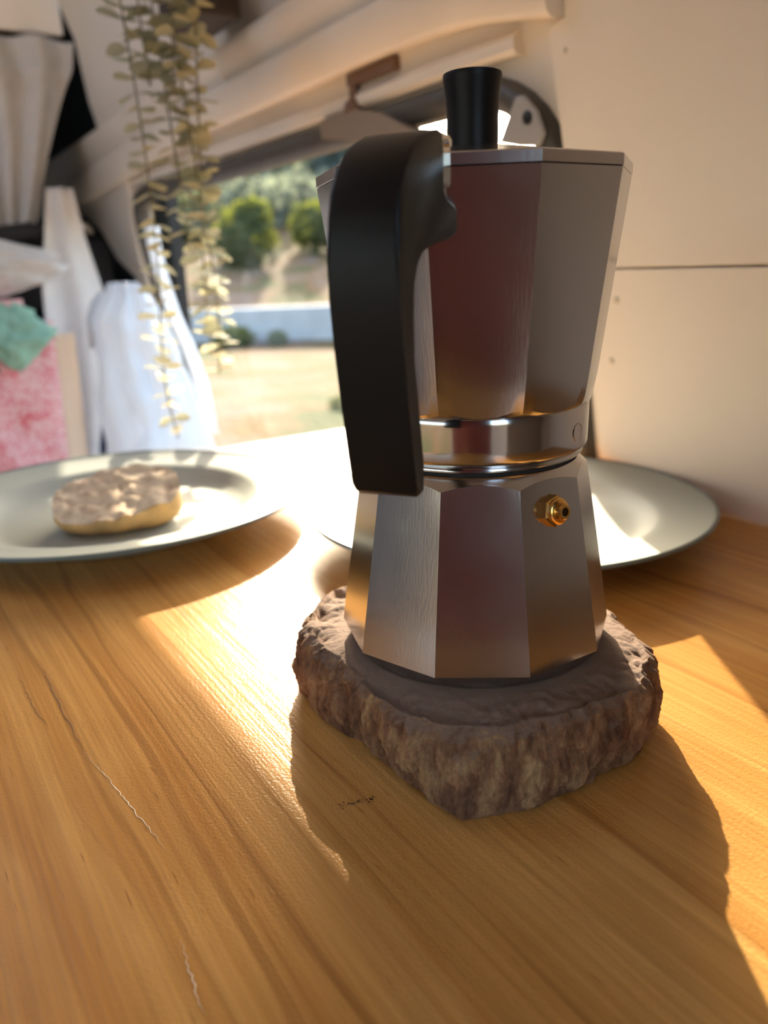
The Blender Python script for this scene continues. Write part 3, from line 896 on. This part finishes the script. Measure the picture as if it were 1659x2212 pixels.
def grid_obj(name, nu, nv, fn, m, parent=None, wrap=False, smooth=True, solid=None):
    v = [fn(i/(nu if wrap else nu-1), j/(nv-1)) for j in range(nv) for i in range(nu)]
    f = []
    for j in range(nv-1):
        for i in range(nu if wrap else nu-1):
            k = (i+1) % nu
            f.append((j*nu+i, j*nu+k, (j+1)*nu+k, (j+1)*nu+i))
    if wrap:
        f.append(tuple(range(nu))); f.append(tuple((nv-1)*nu+i for i in range(nu)))
    o = pyd(name, v, f, m, parent, smooth=smooth)
    if solid:
        sm = o.modifiers.new('solid', 'SOLIDIFY'); sm.thickness = solid
    return o

# curtain pulled aside, with tie
M_curt = plain('white_curtain', (0.72, 0.69, 0.66), 0.85, noise_amt=0.05, noise_scale=40, bump=0.3, bump_scale=700, trans=0.25)
ct = empty('curtain', WP(1.2, 0.235, 0.3))
tag(ct, 'white gathered curtain tied back with a dark strap beside the dark cab', 'curtain')
bpy.context.view_layer.update()
def cchild(o):
    o.parent = ct; o.matrix_parent_inverse = ct.matrix_world.inverted(); return o
def curt(a, b):
    h = 0.515 + 0.010*a + 0.004*math.sin(a*21) if b == 0 else None
    ht_ = 0.515 + 0.012*a + 0.004*math.sin(a*19)
    h = ht_ + (0.232-ht_)*b
    right = lerp_tab(b, [(0, 0.084), (0.12, 0.088), (0.3, 0.112), (0.6, 0.147), (0.85, 0.171), (1, 0.186)])
    left = lerp_tab(b, [(0, 0.62), (0.3, 0.52), (0.6, 0.42), (1, 0.33)])
    e = right + (left-right)*a
    amp = 0.013*(1-0.35*b)
    s = 1.205 + amp*math.sin(a*44 + 1.2*math.sin(b*3)) + 0.006*math.sin(a*17+b*5) + (0.010*math.exp(-((b-0.17)/0.03)**2)*-1)
    return WP(s, h, e)
cchild(grid_obj('drape', 150, 40, curt, M_curt, solid=0.0015))
bm = tube_bm([WP(1.17, 0.226, 0.172), WP(1.165, 0.232, 0.2), WP(1.16, 0.226, 0.25), WP(1.165, 0.215, 0.31), WP(1.19, 0.205, 0.36), WP(1.24, 0.215, 0.30), WP(1.245, 0.226, 0.2)], 0.013, 12)
cchild(bmo('tie', bm, M_dark, auto=60))
def curt2(a, b):
    h = 0.515 + (-0.69-0.515)*b
    return WP(1.205 + 0.016*math.sin(a*60+0.8*math.sin(b*4)) + 0.006*math.sin(a*23+b*3), h, 0.66 + 0.70*a)
c2 = grid_obj('curtain', 160, 12, curt2, M_curt, solid=0.0015)
tag(c2, 'white curtain hanging straight down to the floor across the cab', 'curtain')
# board above the curtain
bh = sbox('curtain_board', 1.222, 1.236, 0.094, 1.4, 0.528, 0.78, M_cream, bevel=0.001)
tag(bh, 'cream board above the white curtain', 'board')
# white drape hanging below
M_sheet = plain('white_sheet', (0.80, 0.77, 0.75), 0.8, noise_amt=0.04, noise_scale=30, trans=0.2)
def sheet(a, b):
    h = 0.292 + (-0.215-0.292)*b
    right = lerp_tab(b, [(0, 0.130), (0.15, 0.120), (0.32, 0.102), (0.6, 0.120), (0.82, 0.148), (1, 0.156)])
    left = lerp_tab(b, [(0, 0.170), (0.3, 0.20), (0.6, 0.21), (1, 0.22)])
    return WP(1.145 + 0.006*math.sin(a*9+b*4), h + 0.002, right+(left-right)*a)
sh = grid_obj('white_cloth', 24, 40, sheet, M_sheet, solid=0.002)
tag(sh, 'long white cloth hanging between the pink bag and the cab', 'cloth')
# black seat
M_seat = plain('black_seat', (0.012, 0.012, 0.016), 0.75, noise_amt=0.2, noise_scale=60)
M_navy = plain('navy_fabric', (0.02, 0.03, 0.07), 0.8)
seat = empty('cab_seat', WP(1.36, FLOOR_Z, 0.11))
tag(seat, 'black cab seat with headrest behind the white cloth', 'seat')
bpy.context.view_layer.update()
def schild(o):
    o.parent = seat; o.matrix_parent_inverse = seat.matrix_world.inverted(); return o
schild(sbox('headrest', 1.30, 1.40, 0.035, 0.22, 0.10, 0.232, M_seat, bevel=0.035))
schild(sbox('backrest', 1.28, 1.42, 0.005, 0.30, -0.50, 0.085, M_navy, bevel=0.03))
schild(sbox('seat', 1.28, 1.80, 0.005, 0.45, FLOOR_Z, -0.42, M_seat, bevel=0.04))
bm = tube_bm([WP(1.30, 0.235, 0.075), WP(1.29, 0.245, 0.085), WP(1.29, 0.243, 0.10), WP(1.31, 0.235, 0.11)], 0.006, 10)
schild(bmo('grab_ring', bm, M_steel, auto=60))

# white plastic bag
M_bag = plain('white_plastic', (0.74, 0.79, 0.86), 0.4, noise_amt=0.04, noise_scale=20, trans=0.35)
def bag_fn(cs, ce, tbl, seed, wob=0.012, dep=0.6, fold=0.006):
    def fn(a, b):
        th = 2*PI*a
        h = tbl[0][0] + (tbl[-1][0]-tbl[0][0])*b
        e0, e1 = lerp_tab(h, [(x[0], x[1]) for x in tbl]), lerp_tab(h, [(x[0], x[2]) for x in tbl])
        mid, hw_ = (e0+e1)/2, (e1-e0)/2
        c, s_ = math.cos(th), math.sin(th)
        ds = wob*noise.fractal(Vector((c*1.5+seed, s_*1.5, h*14)), 0.8, 2, 4) + fold*math.sin(th*9 + 7*noise.noise(Vector((h*9, seed, 0))))
        return WP(cs + dep*hw_*s_ + ds*s_, h, mid + hw_*c + ds*c*0.5)
    return fn
bagt = [(BT, 0.035, 0.175), (-0.19, 0.008, 0.176), (-0.08, 0.020, 0.178), (0.0, 0.040, 0.174), (0.06, 0.055, 0.170), (0.10, 0.068, 0.170), (0.13, 0.085, 0.150), (0.150, 0.105, 0.140)]
wbag = grid_obj('plastic_bag', 90, 46, bag_fn(0.95, 0, bagt, 2.0, 0.010, 0.55, 0.004), M_bag, wrap=True)
wbag_root = empty('white_plastic_bag', WP(0.95, BT, 0.11))
bpy.context.view_layer.update()
wbag.parent = wbag_root; wbag.matrix_parent_inverse = wbag_root.matrix_world.inverted(); wbag.name = 'sack'
def whandle(pts, w):
    vs = []; fs = []
    for i, (s, h, e) in enumerate(pts):
        vs += [WP(s, h, e-w), WP(s, h, e+w)]
    for i in range(len(pts)-1): fs.append((2*i, 2*i+1, 2*i+3, 2*i+2))
    o = pyd('handle', vs, fs, M_bag, None, smooth=True)
    sm = o.modifiers.new('solid', 'SOLIDIFY'); sm.thickness = 0.002
    o.parent = wbag_root; o.matrix_parent_inverse = wbag_root.matrix_world.inverted()
whandle([(0.985, 0.226, 0.060), (0.98, 0.200, 0.062), (0.975, 0.154, 0.057), (0.97, 0.10, 0.046), (0.965, 0.05, 0.030), (0.96, -0.011, 0.016), (0.955, -0.09, 0.010)], 0.010)
whandle([(0.965, 0.138, 0.145), (0.965, 0.125, 0.158), (0.96, 0.100, 0.168), (0.96, 0.06, 0.170)], 0.010)
tag(wbag_root, 'puffed white plastic bag beside the window, behind the leaf garland', 'bag')

# pink bag
def pink_mat():
    m, t, o = mat('pink_pattern')
    p = N(t, 'ShaderNodeBsdfPrincipled', Roughness=0.7)
    tc = N(t, 'ShaderNodeTexCoord')
    mp = N(t, 'ShaderNodeMapping'); mp.inputs['Scale'].default_value = (18, 18, 14)
    t.links.new(tc.outputs['Object'], mp.inputs['Vector'])
    vo = N(t, 'ShaderNodeTexVoronoi', Scale=12.0); t.links.new(mp.outputs[0], vo.inputs['Vector'])
    r1 = N(t, 'ShaderNodeValToRGB'); cr = r1.color_ramp
    cr.elements[0].position = 0.1; cr.elements[0].color = (0.72, 0.08, 0.14, 1)
    cr.elements[1].position = 0.55; cr.elements[1].color = (0.86, 0.58, 0.58, 1)
    t.links.new(vo.outputs[0], r1.inputs[0])
    mp2 = N(t, 'ShaderNodeMapping'); mp2.inputs['Scale'].default_value = (26, 26, 32)
    t.links.new(tc.outputs['Object'], mp2.inputs['Vector'])
    nz = N(t, 'ShaderNodeTexNoise', Scale=1.0, Detail=2.0); t.links.new(mp2.outputs[0], nz.inputs['Vector'])
    r2 = N(t, 'ShaderNodeValToRGB')
    r2.color_ramp.elements[0].position = 0.36; r2.color_ramp.elements[0].color = (0.9, 0.32, 0.38, 1)
    r2.color_ramp.elements[1].position = 0.5; r2.color_ramp.elements[1].color = (1, 1, 1, 1)
    t.links.new(nz.outputs[0], r2.inputs[0])
    mx = N(t, 'ShaderNodeMix', _data_type='RGBA', _blend_type='MULTIPLY'); mx.inputs['Factor'].default_value = 0.8
    t.links.new(r1.outputs[0], mx.inputs['A']); t.links.new(r2.outputs[0], mx.inputs['B'])
    t.links.new(mx.outputs['Result'], p.inputs['Base Color'])
    tr = N(t, 'ShaderNodeBsdfTranslucent'); t.links.new(mx.outputs['Result'], tr.inputs['Color'])
    ms = N(t, 'ShaderNodeMixShader', Fac=0.3); t.links.new(p.outputs[0], ms.inputs[1]); t.links.new(tr.outputs[0], ms.inputs[2])
    t.links.new(ms.outputs[0], o.inputs[0])
    return m
M_pink = pink_mat()
M_gus = plain('beige_gusset', (0.74, 0.56, 0.40), 0.7, trans=0.25)
M_pnk2 = plain('plain_pink', (0.80, 0.45, 0.44), 0.7, trans=0.25)
M_green = plain('mint_cloth', (0.30, 0.55, 0.44), 0.7, noise_amt=0.15, noise_scale=40, trans=0.25)
pk = empty('pink_shopping_bag', WP(0.95, BT, 0.34))
tag(pk, 'pink patterned shopping bag with beige side and mint cloth at its top', 'bag')
bpy.context.view_layer.update()
def pchild(o):
    o.parent = pk; o.matrix_parent_inverse = pk.matrix_world.inverted(); return o
def pface(a, b):
    h = BT + (0.105-BT)*b; e = 0.246 + (0.46-0.246)*a - 0.014*b*(1-a)
    return WP(0.90 + 0.006*noise.noise(Vector((a*5, b*5, 3)))+0.01*math.sin(a*PI)*-1 + 0.02*b, h, e)
pchild(grid_obj('front', 30, 30, pface, M_pink, solid=0.0015))
def pside(a, b, h0=-0.10, h1=0.085):
    h = h0 + (h1-h0)*b
    bb = (h-BT)/(0.105-BT)
    e = 0.246 - 0.014*bb
    return WP(0.905 + 0.02*bb + 0.035*a, h, e - 0.034*a - 0.004*math.sin(a*PI))
pchild(grid_obj('gusset', 10, 20, pside, M_gus, solid=0.0015))
pchild(grid_obj('gusset_band', 10, 14, lambda a, b: pside(a, b, BT, -0.101), M_pnk2, solid=0.0015))
def gcl(a, b):
    th = 2*PI*a; r = 0.001+0.045*math.sin(PI*(0.04+0.92*b))*(1+0.35*noise.fractal(Vector((math.cos(th)*2, math.sin(th)*2, b*5)), 0.8, 2, 4))
    return WP(0.915 + 0.7*r*math.sin(th), 0.045 + 0.082*b + 0.006*math.cos(th*2), 0.285 + 1.05*r*math.cos(th))
pchild(grid_obj('mint_cloth', 60, 30, gcl, M_green, wrap=True))
bm = tube_bm([WP(0.905, 0.09, 0.35), WP(0.895, 0.07, 0.335), WP(0.893, 0.045, 0.318), WP(0.893, 0.03, 0.33), WP(0.90, 0.03, 0.37)], 0.008, 10)
pchild(bmo('strap', bm, M_dark, auto=60))
# crumpled white bag lying on top
M_crump = plain('crumpled_white', (0.80, 0.78, 0.78), 0.5, noise_amt=0.05, noise_scale=40, trans=0.3)
def crm(a, b):
    th = 2*PI*a; q = math.sin(PI*(0.03+0.94*b))
    d = 1+0.30*noise.fractal(Vector((math.cos(th)*2.2+5, math.sin(th)*2.2, b*6)), 0.7, 2.1, 5)
    return WP(1.02 + 0.045*q*d*math.sin(th), 0.136 + 0.080*b, 0.285 + 0.098*q*d*math.cos(th))
cb = grid_obj('crumpled_bag', 80, 40, crm, M_crump, wrap=True)
tag(cb, 'crumpled white bag on top of the pink bag, under the curtain tie', 'bag')
# a stack of folded cloth in the pink bag that carries the crumpled bag
def fill(a, b):
    th = 2*PI*a
    return WP(0.985 + 0.050*math.sin(th), BT + 0.002 + (0.131-BT)*b, 0.34 + 0.085*math.cos(th))
pchild(grid_obj('contents', 40, 10, fill, M_pnk2, wrap=True))

# dark box under the roof
db = empty('overhead_box', WP(0.59, 0.392, 0.11))
tag(db, 'dark brown box on top of the header beam beside the garland', 'box')
M_dbox = plain('dark_brown', (0.035, 0.022, 0.014), 0.6)

# ------------------------------------------------------------------ eucalyptus garland
M_leaf = plain('pale_leaf', (0.48, 0.48, 0.35), 0.7, noise_amt=0.18, noise_scale=25, trans=0.42, spec=0.2)
M_leaf2 = plain('yellow_leaf', (0.58, 0.55, 0.36), 0.7, noise_amt=0.12, noise_scale=25, trans=0.45, spec=0.2)
M_stem = plain('stem', (0.20, 0.17, 0.09), 0.7)
def leaf_mesh(name, L, Wd, m):
    me = bpy.data.meshes.new(name)
    v = [(0, 0, 0)]; f = []
    rows = [(0.12, 0.35), (0.35, 0.85), (0.6, 1.0), (0.82, 0.78), (0.96, 0.34)]
    for y, w in rows:
        v += [(-w*Wd/2, y*L, 0.12*Wd*w), (0, y*L, 0), (w*Wd/2, y*L, 0.12*Wd*w)]
    v.append((0, L, 0.02*L))
    f = [(0, 2, 1), (0, 3, 2)]
    for i in range(len(rows)-1):
        a = 1+3*i
        f += [(a, a+1, a+4, a+3), (a+1, a+2, a+5, a+4)]
    a = 1+3*(len(rows)-1); t = len(v)-1
    f += [(a, a+1, t), (a+1, a+2, t)]
    me.from_pydata(v, [], f)
    for p in me.polygons: p.use_smooth = True
    me.materials.append(m)
    return me
leaves = [leaf_mesh('leaf', 0.0205, 0.0185, M_leaf), leaf_mesh('leaf', 0.0185, 0.0165, M_leaf2), leaf_mesh('leaf', 0.022, 0.018, M_leaf)]
gar = empty('leaf_garland', (-0.21, 0.50, 0.40))
tag(gar, 'pale green artificial leaf garland trailing over the table end', 'garland')
bpy.context.view_layer.update()
strands = [
    [(-0.246, 0.505, 0.420), (-0.243, 0.500, 0.384), (-0.238, 0.498, 0.313), (-0.236, 0.500, 0.240), (-0.238, 0.505, 0.170), (-0.242, 0.505, 0.115), (-0.243, 0.502, 0.055), (-0.236, 0.500, 0.005)],
    [(-0.222, 0.515, 0.420), (-0.218, 0.515, 0.350), (-0.214, 0.512, 0.290), (-0.210, 0.510, 0.230), (-0.208, 0.512, 0.180)],
    [(-0.198, 0.490, 0.420), (-0.198, 0.492, 0.350), (-0.194, 0.495, 0.280), (-0.190, 0.500, 0.215), (-0.186, 0.503, 0.150), (-0.186, 0.500, 0.100), (-0.190, 0.500, 0.066)],
    [(-0.180, 0.515, 0.420), (-0.186, 0.515, 0.340), (-0.190, 0.512, 0.270), (-0.194, 0.510, 0.200), (-0.198, 0.512, 0.140), (-0.197, 0.510, 0.095)],
    [(-0.205, 0.500, 0.425), (-0.203, 0.505, 0.370), (-0.206, 0.505, 0.310)],
    [(-0.232, 0.512, 0.425), (-0.230, 0.510, 0.360), (-0.228, 0.510, 0.320)],
]
rng = random.Random(11)
for si, pts in enumerate(strands):
    pts = [Vector(p) for p in pts]
    dense = []
    for i in range(len(pts)-1):
        p0 = pts[max(i-1, 0)]; p1 = pts[i]; p2 = pts[i+1]; p3 = pts[min(i+2, len(pts)-1)]
        for k in range(8):
            t = k/8
            dense.append(0.5*((2*p1)+(p2-p0)*t+(2*p0-5*p1+4*p2-p3)*t*t+(3*p1-p0-3*p2+p3)*t**3))
    dense.append(pts[-1])
    st = bmo('stem', tube_bm(dense, 0.0009, 6), M_stem, None, auto=80)
    st.parent = gar; st.matrix_parent_inverse = gar.matrix_world.inverted()
    acc = 0.0; nxt = 0.004; ang = rng.uniform(0, PI); last = dense[0]
    for p in dense[1:]:
        seg = (p-last).length
        while acc+seg > nxt:
            q = last.lerp(p, (nxt-acc)/seg)
            ang += PI/2 + rng.uniform(-0.35, 0.35)
            for sgn in (0, PI):
                az = ang+sgn+rng.uniform(-0.3, 0.3)
                lo = bpy.data.objects.new('leaf', leaves[rng.randrange(3)])
                C.objects.link(lo)
                sc = rng.uniform(0.75, 1.15)
                tilt = rng.uniform(-0.55, 0.35)
                Mx = Matrix.Translation(q) @ Matrix.Rotation(az, 4, 'Z') @ Matrix.Rotation(tilt, 4, 'X') @ Matrix.Rotation(rng.uniform(-0.6, 0.6), 4, 'Y') @ Matrix.Scale(sc, 4)
                lo.parent = st
                lo.matrix_parent_inverse = Matrix.Identity(4)
                lo.matrix_basis = gar.matrix_world.inverted().inverted().inverted() @ Mx if False else Mx
                lo.matrix_parent_inverse = (gar.matrix_world @ st.matrix_parent_inverse).inverted()
            nxt += rng.uniform(0.0105, 0.0140)
        acc += seg; last = p

def dchild(o):
    o.parent = db; o.matrix_parent_inverse = db.matrix_world.inverted(); return o
bpy.context.view_layer.update()
dchild(sbox('body', 0.545, 0.635, 0.084, 0.136, 0.393, 0.50, M_dbox, bevel=0.003))
dchild(sbox('lid', 0.541, 0.639, 0.081, 0.140, 0.495, 0.51, M_dark, bevel=0.002))

# unseen maroon bench, added to stand in for the photographer in the pot's reflections
M_maroon = plain('maroon_fabric', (0.20, 0.045, 0.035), 0.85, noise_amt=0.15, noise_scale=30)
M_oak = plain('orange_wood', (0.36, 0.15, 0.04), 0.5, noise_amt=0.15, noise_scale=14)
so_ = empty('photographer_standin', (-0.14, -1.00, FLOOR_Z))
tag(so_, 'unseen maroon bench shape added in place of the photographer mirrored in the pot', 'bench')
for nm, c, sz, m, bvl in (('backrest', (0.0, 0.10, 0.93), (0.60, 0.10, 1.0), M_maroon, 0.03), ('seat', (0.0, 0.30, 0.36), (0.44, 0.42, 0.12), M_maroon, 0.03), ('base', (0.0, 0.20, 0.15), (0.42, 0.60, 0.30), M_oak, 0.004)):
    bm = bmesh.new(); add_box(bm, c, sz, None, bvl, 4); bmo(nm, bm, m, so_, auto=50)

M_darken = plain('darkener_brown', (0.115, 0.082, 0.062), 0.5, noise_amt=0.12, noise_scale=9)
wd = empty('darkener', WP(-0.62, FLOOR_Z, 0.16))  # unseen brown box added to darken the pot's right-hand reflections
tag(wd, 'grey-brown wardrobe added unseen past the table to dim pot reflections', 'darkener')
bpy.context.view_layer.update()
def wdchild(o):
    o.parent = wd; o.matrix_parent_inverse = wd.matrix_world.inverted(); return o
wdchild(sbox('body', -0.82, -0.36, 0.105, 0.30, FLOOR_Z, 0.44, M_darken))
for s0, s1 in ((-0.815, -0.592), (-0.588, -0.365)):
    wdchild(sbox('door', s0, s1, 0.302, 0.316, FLOOR_Z+0.05, 0.43, M_darken, bevel=0.002))

# ------------------------------------------------------------------ outdoors
GZ = -1.15
def hill(x, y):
    z = lerp_tab(y, [(-40, 0), (14.5, 0), (15.2, 0.05), (20, 0.75), (26, 1.75), (40, 4.2), (60, 7.0), (90, 9.0), (220, 11)])
    side = max(0.0, min(1.0, (x+1.0)/14.0))
    z *= 1-0.45*side*min(1, max(0, (y-25)/20))
    return GZ + z + (0.05*noise.noise(Vector((x*0.5, y*0.5, 0))) if y < 14 else 0.25*noise.noise(Vector((x*0.25, y*0.25, 0))))
v, f = [], []
xs = [-160, -110, -70, -45, -30] + [-22+i*0.9 for i in range(40)] + [18, 26, 40, 70, 110, 160]
ys = [-30, -12, -5, 0, 2.2] + [2.5+0.6*i for i in range(22)] + [16+1.5*i for i in range(20)] + [50, 60, 75, 95, 130, 200]
for y in ys:
    for x in xs: v.append((x, y, hill(x, y)))
nx = len(xs)
for j in range(len(ys)-1):
    for i in range(nx-1): f.append((j*nx+i, j*nx+i+1, (j+1)*nx+i+1, (j+1)*nx+i))
def ground_mat():
    m, t, o = mat('dry_ground')
    p = N(t, 'ShaderNodeBsdfPrincipled', Roughness=0.95)
    p.inputs['Specular IOR Level'].default_value = 0.1
    tc = N(t, 'ShaderNodeTexCoord')
    n1 = N(t, 'ShaderNodeTexNoise', Scale=0.9, Detail=6.0); t.links.new(tc.outputs['Object'], n1.inputs['Vector'])
    r1 = N(t, 'ShaderNodeValToRGB'); cr = r1.color_ramp
    cr.elements[0].position = 0.40; cr.elements[0].color = (0.055, 0.062, 0.018, 1)
    cr.elements[1].position = 0.62; cr.elements[1].color = (0.145, 0.098, 0.068, 1)
    e = cr.elements.new(0.5); e.color = (0.135, 0.075, 0.028, 1)
    t.links.new(n1.outputs[0], r1.inputs[0])
    n2 = N(t, 'ShaderNodeTexNoise', Scale=9.0, Detail=4.0); t.links.new(tc.outputs['Object'], n2.inputs['Vector'])
    r2 = N(t, 'ShaderNodeValToRGB')
    r2.color_ramp.elements[0].color = (0.6, 0.6, 0.6, 1); r2.color_ramp.elements[1].color = (1.3, 1.25, 1.2, 1)
    t.links.new(n2.outputs[0], r2.inputs[0])
    mx = N(t, 'ShaderNodeMix', _data_type='RGBA', _blend_type='MULTIPLY'); mx.inputs['Factor'].default_value = 1.0
    t.links.new(r1.outputs[0], mx.inputs['A']); t.links.new(r2.outputs[0], mx.inputs['B'])
    t.links.new(mx.outputs['Result'], p.inputs['Base Color'])
    b = N(t, 'ShaderNodeBump', Strength=0.8, Distance=0.08); t.links.new(n2.outputs[0], b.inputs['Height']); t.links.new(b.outputs[0], p.inputs['Normal'])
    t.links.new(p.outputs[0], o.inputs[0])
    return m
ground = struct(pyd('ground', v, f, ground_mat(), smooth=True), 'dry grassy ground rising to a hillside outside the window', 'ground')

# low concrete wall
M_conc = plain('concrete', (0.36, 0.34, 0.32), 0.85, noise_amt=0.12, noise_scale=3)
lw = empty('concrete_barrier', (-3.0, 14.6, GZ))
tag(lw, 'low grey concrete wall across the dry grass outside', 'wall')
for nm, x0, x1, h0, h1, d in (('block', -9.0, -4.6, -0.15, 0.62, 0.30), ('block', -4.58, -0.4, -0.15, 0.63, 0.30), ('block', -0.38, 4.0, -0.15, 0.62, 0.30)):
    bm = bmesh.new(); add_box(bm, ((x0+x1)/2+3.0, 0, (h0+h1)/2), (x1-x0, d, h1-h0), None, 0.03); bmo(nm, bm, M_conc, lw)

def fol_mat(name, col, tcol, fac):
    m, t, o = mat(name)
    tc = N(t, 'ShaderNodeTexCoord')
    nz = N(t, 'ShaderNodeTexNoise', Scale=1.5, Detail=4.0); t.links.new(tc.outputs['Object'], nz.inputs['Vector'])
    r = N(t, 'ShaderNodeValToRGB')
    r.color_ramp.elements[0].color = (*[c*0.6 for c in col], 1); r.color_ramp.elements[1].color = (*[c*1.4 for c in col], 1)
    t.links.new(nz.outputs[0], r.inputs[0])
    d = N(t, 'ShaderNodeBsdfDiffuse'); t.links.new(r.outputs[0], d.inputs['Color'])
    tr = N(t, 'ShaderNodeBsdfTranslucent'); tr.inputs['Color'].default_value = (*tcol, 1)
    mx = N(t, 'ShaderNodeMixShader', Fac=fac)
    t.links.new(d.outputs[0], mx.inputs[1]); t.links.new(tr.outputs[0], mx.inputs[2]); t.links.new(mx.outputs[0], o.inputs[0])
    return m
M_fol = [fol_mat('bush_leaves', (0.075, 0.085, 0.045), (0.34, 0.36, 0.03), 0.32), fol_mat('tree_leaves', (0.11, 0.12, 0.10), (0.20, 0.22, 0.14), 0.4), fol_mat('olive_leaves', (0.14, 0.145, 0.09), (0.28, 0.29, 0.12), 0.4)]
M_bark = plain('bark', (0.12, 0.09, 0.06), 0.9)
def foliage_bm(blobs, nleaf, size, rr):
    bm = bmesh.new()
    tot = sum(b[3]**2 for b in blobs)
    for cx, cy, cz, r, fl in blobs:
        for k in range(int(nleaf*r*r/tot)):
            d = Vector((rr.gauss(0, 1), rr.gauss(0, 1), rr.gauss(0, 1))).normalized()
            rad = r*(0.55+0.5*rr.random()**0.5)*(1+0.25*noise.noise(d*2.3+Vector((cx, cy, cz))))
            c = Vector((cx+d.x*rad, cy+d.y*rad, cz+d.z*rad*fl))
            a = Vector((rr.gauss(0, 1), rr.gauss(0, 1), rr.gauss(0, 1))).normalized()
            b = a.cross(d); b = b.normalized() if b.length > 0.01 else Vector((1, 0, 0))
            s = size*rr.uniform(0.6, 1.3)
            vs = [bm.verts.new(c+a*s), bm.verts.new(c+b*s*0.6), bm.verts.new(c-a*s), bm.verts.new(c-b*s*0.6)]
            bm.faces.new(vs)
    return bm
def plant(name, loc, blobs, nleaf, size, m, label, cat, grp, trunk=None, seed=1):
    rr = random.Random(seed)
    p = empty(name, loc)
    bmo('foliage', foliage_bm(blobs, nleaf, size, rr), m, p, recalc=False)
    if trunk:
        bmo('trunk', tube_bm([(0, 0, -0.4), (0.05, 0, trunk[1]*0.5), (0, 0.05, trunk[1])], [trunk[0], trunk[0]*0.8, trunk[0]*0.5], 10), M_bark, p, auto=60)
    return tag(p, label, cat, grp)
def hz(x, y): return hill(x, y)
x = -3.85; plant('round_bush', (x, 24, hz(x, 24)), [(0, 0, 0.75, 0.85, 0.95), (0.25, 0, 1.3, 0.55, 0.9), (-0.45, 0.1, 0.6, 0.6, 0.9)], 4200, 0.085, M_fol[0], 'big round dark bush with lit yellow-green top beyond the concrete wall', 'bush', 'bushes on the hillside', (0.12, 0.5), 3)
x = -2.01; plant('round_bush', (x, 26, hz(x, 26)), [(0, 0, 0.75, 0.75, 0.9), (0.6, 0, 0.6, 0.6, 0.9)], 3200, 0.085, M_fol[0], 'lower round bush behind the big round bush', 'bush', 'bushes on the hillside', (0.1, 0.4), 4)
x = -6.51; plant('round_bush', (x, 30, hz(x, 30)), [(0, 0, 0.8, 0.9, 0.9), (-1, 0, 0.7, 0.8, 0.9)], 2600, 0.1, M_fol[2], 'olive bush partly behind the leaf garland', 'bush', 'bushes on the hillside', (0.1, 0.4), 5)
x = -2.63; plant('grass_tuft', (x, 14.0, hz(x, 14.0)), [(0, 0, 0.10, 0.34, 0.6)], 900, 0.05, M_fol[0], 'dark green tuft at the foot of the concrete wall', 'plant', 'tufts by the concrete wall', None, 6)
x = -1.85; plant('grass_tuft', (x, 13.9, hz(x, 13.9)), [(0, 0, 0.12, 0.17, 0.9)], 500, 0.035, M_fol[2], 'small bright green tuft at the foot of the concrete wall', 'plant', 'tufts by the concrete wall', None, 7)
x = -0.41; plant('grass_tuft', (x, 7.4, hz(x, 7.4)), [(0, 0, 0.03, 0.16, 0.5)], 400, 0.025, M_fol[2], 'low green tuft in the bare ground near the van', 'plant', None, None, 8)
trees = [(-9.76, 44, 1.5, 1), (-5.73, 44.5, 1.5, 2), (-1.64, 44, 1.4, 1), (-9.10, 52, 1.9, 1), (-4.24, 52.5, 1.9, 2), (-13.06, 62, 2.2, 2), (-7.58, 62.5, 2.3, 1), (-1.90, 62, 2.0, 1), (-12.30, 75, 2.7, 1), (-5.29, 75.5, 2.6, 2)]
look = ['tall grey-green tree on the hillside behind the bushes', 'lighter olive tree on the hillside behind the bushes']
for i, (x, y, r, k) in enumerate(trees):
    plant('hillside_tree', (x, y, hz(x, y)), [(0, 0, r*1.1, r, 0.95), (r*0.5, 0.3, r*1.6, r*0.65, 0.9), (-r*0.55, -0.2, r*0.8, r*0.7, 0.9)], 2600, 0.20, M_fol[k], look[k-1], 'tree', 'trees on the hillside', (0.25, r), 20+i)

# scrub that covers the upper hillside
rr = random.Random(99)
bm = bmesh.new()
for i in range(5200):
    y = rr.uniform(31, 80); x = rr.uniform(-0.255, 0.023)*y
    c0 = Vector((x, y, hz(x, y) + rr.random()**1.5*1.3))
    for k in range(3):
        c = c0 + Vector((rr.gauss(0, 0.3), rr.gauss(0, 0.3), rr.gauss(0, 0.2)))
        a = Vector((rr.gauss(0, 1), rr.gauss(0, 1), rr.gauss(0, 1))).normalized(); b = a.cross(Vector((rr.gauss(0, 1), 0.3, 1))).normalized()
        q = rr.uniform(0.14, 0.34)
        bm.faces.new([bm.verts.new(c+a*q), bm.verts.new(c+b*q*0.7), bm.verts.new(c-a*q), bm.verts.new(c-b*q*0.7)])
scrub = bmo('scrub', bm, M_fol[1], ground, recalc=False)
scrub['kind'] = 'stuff'
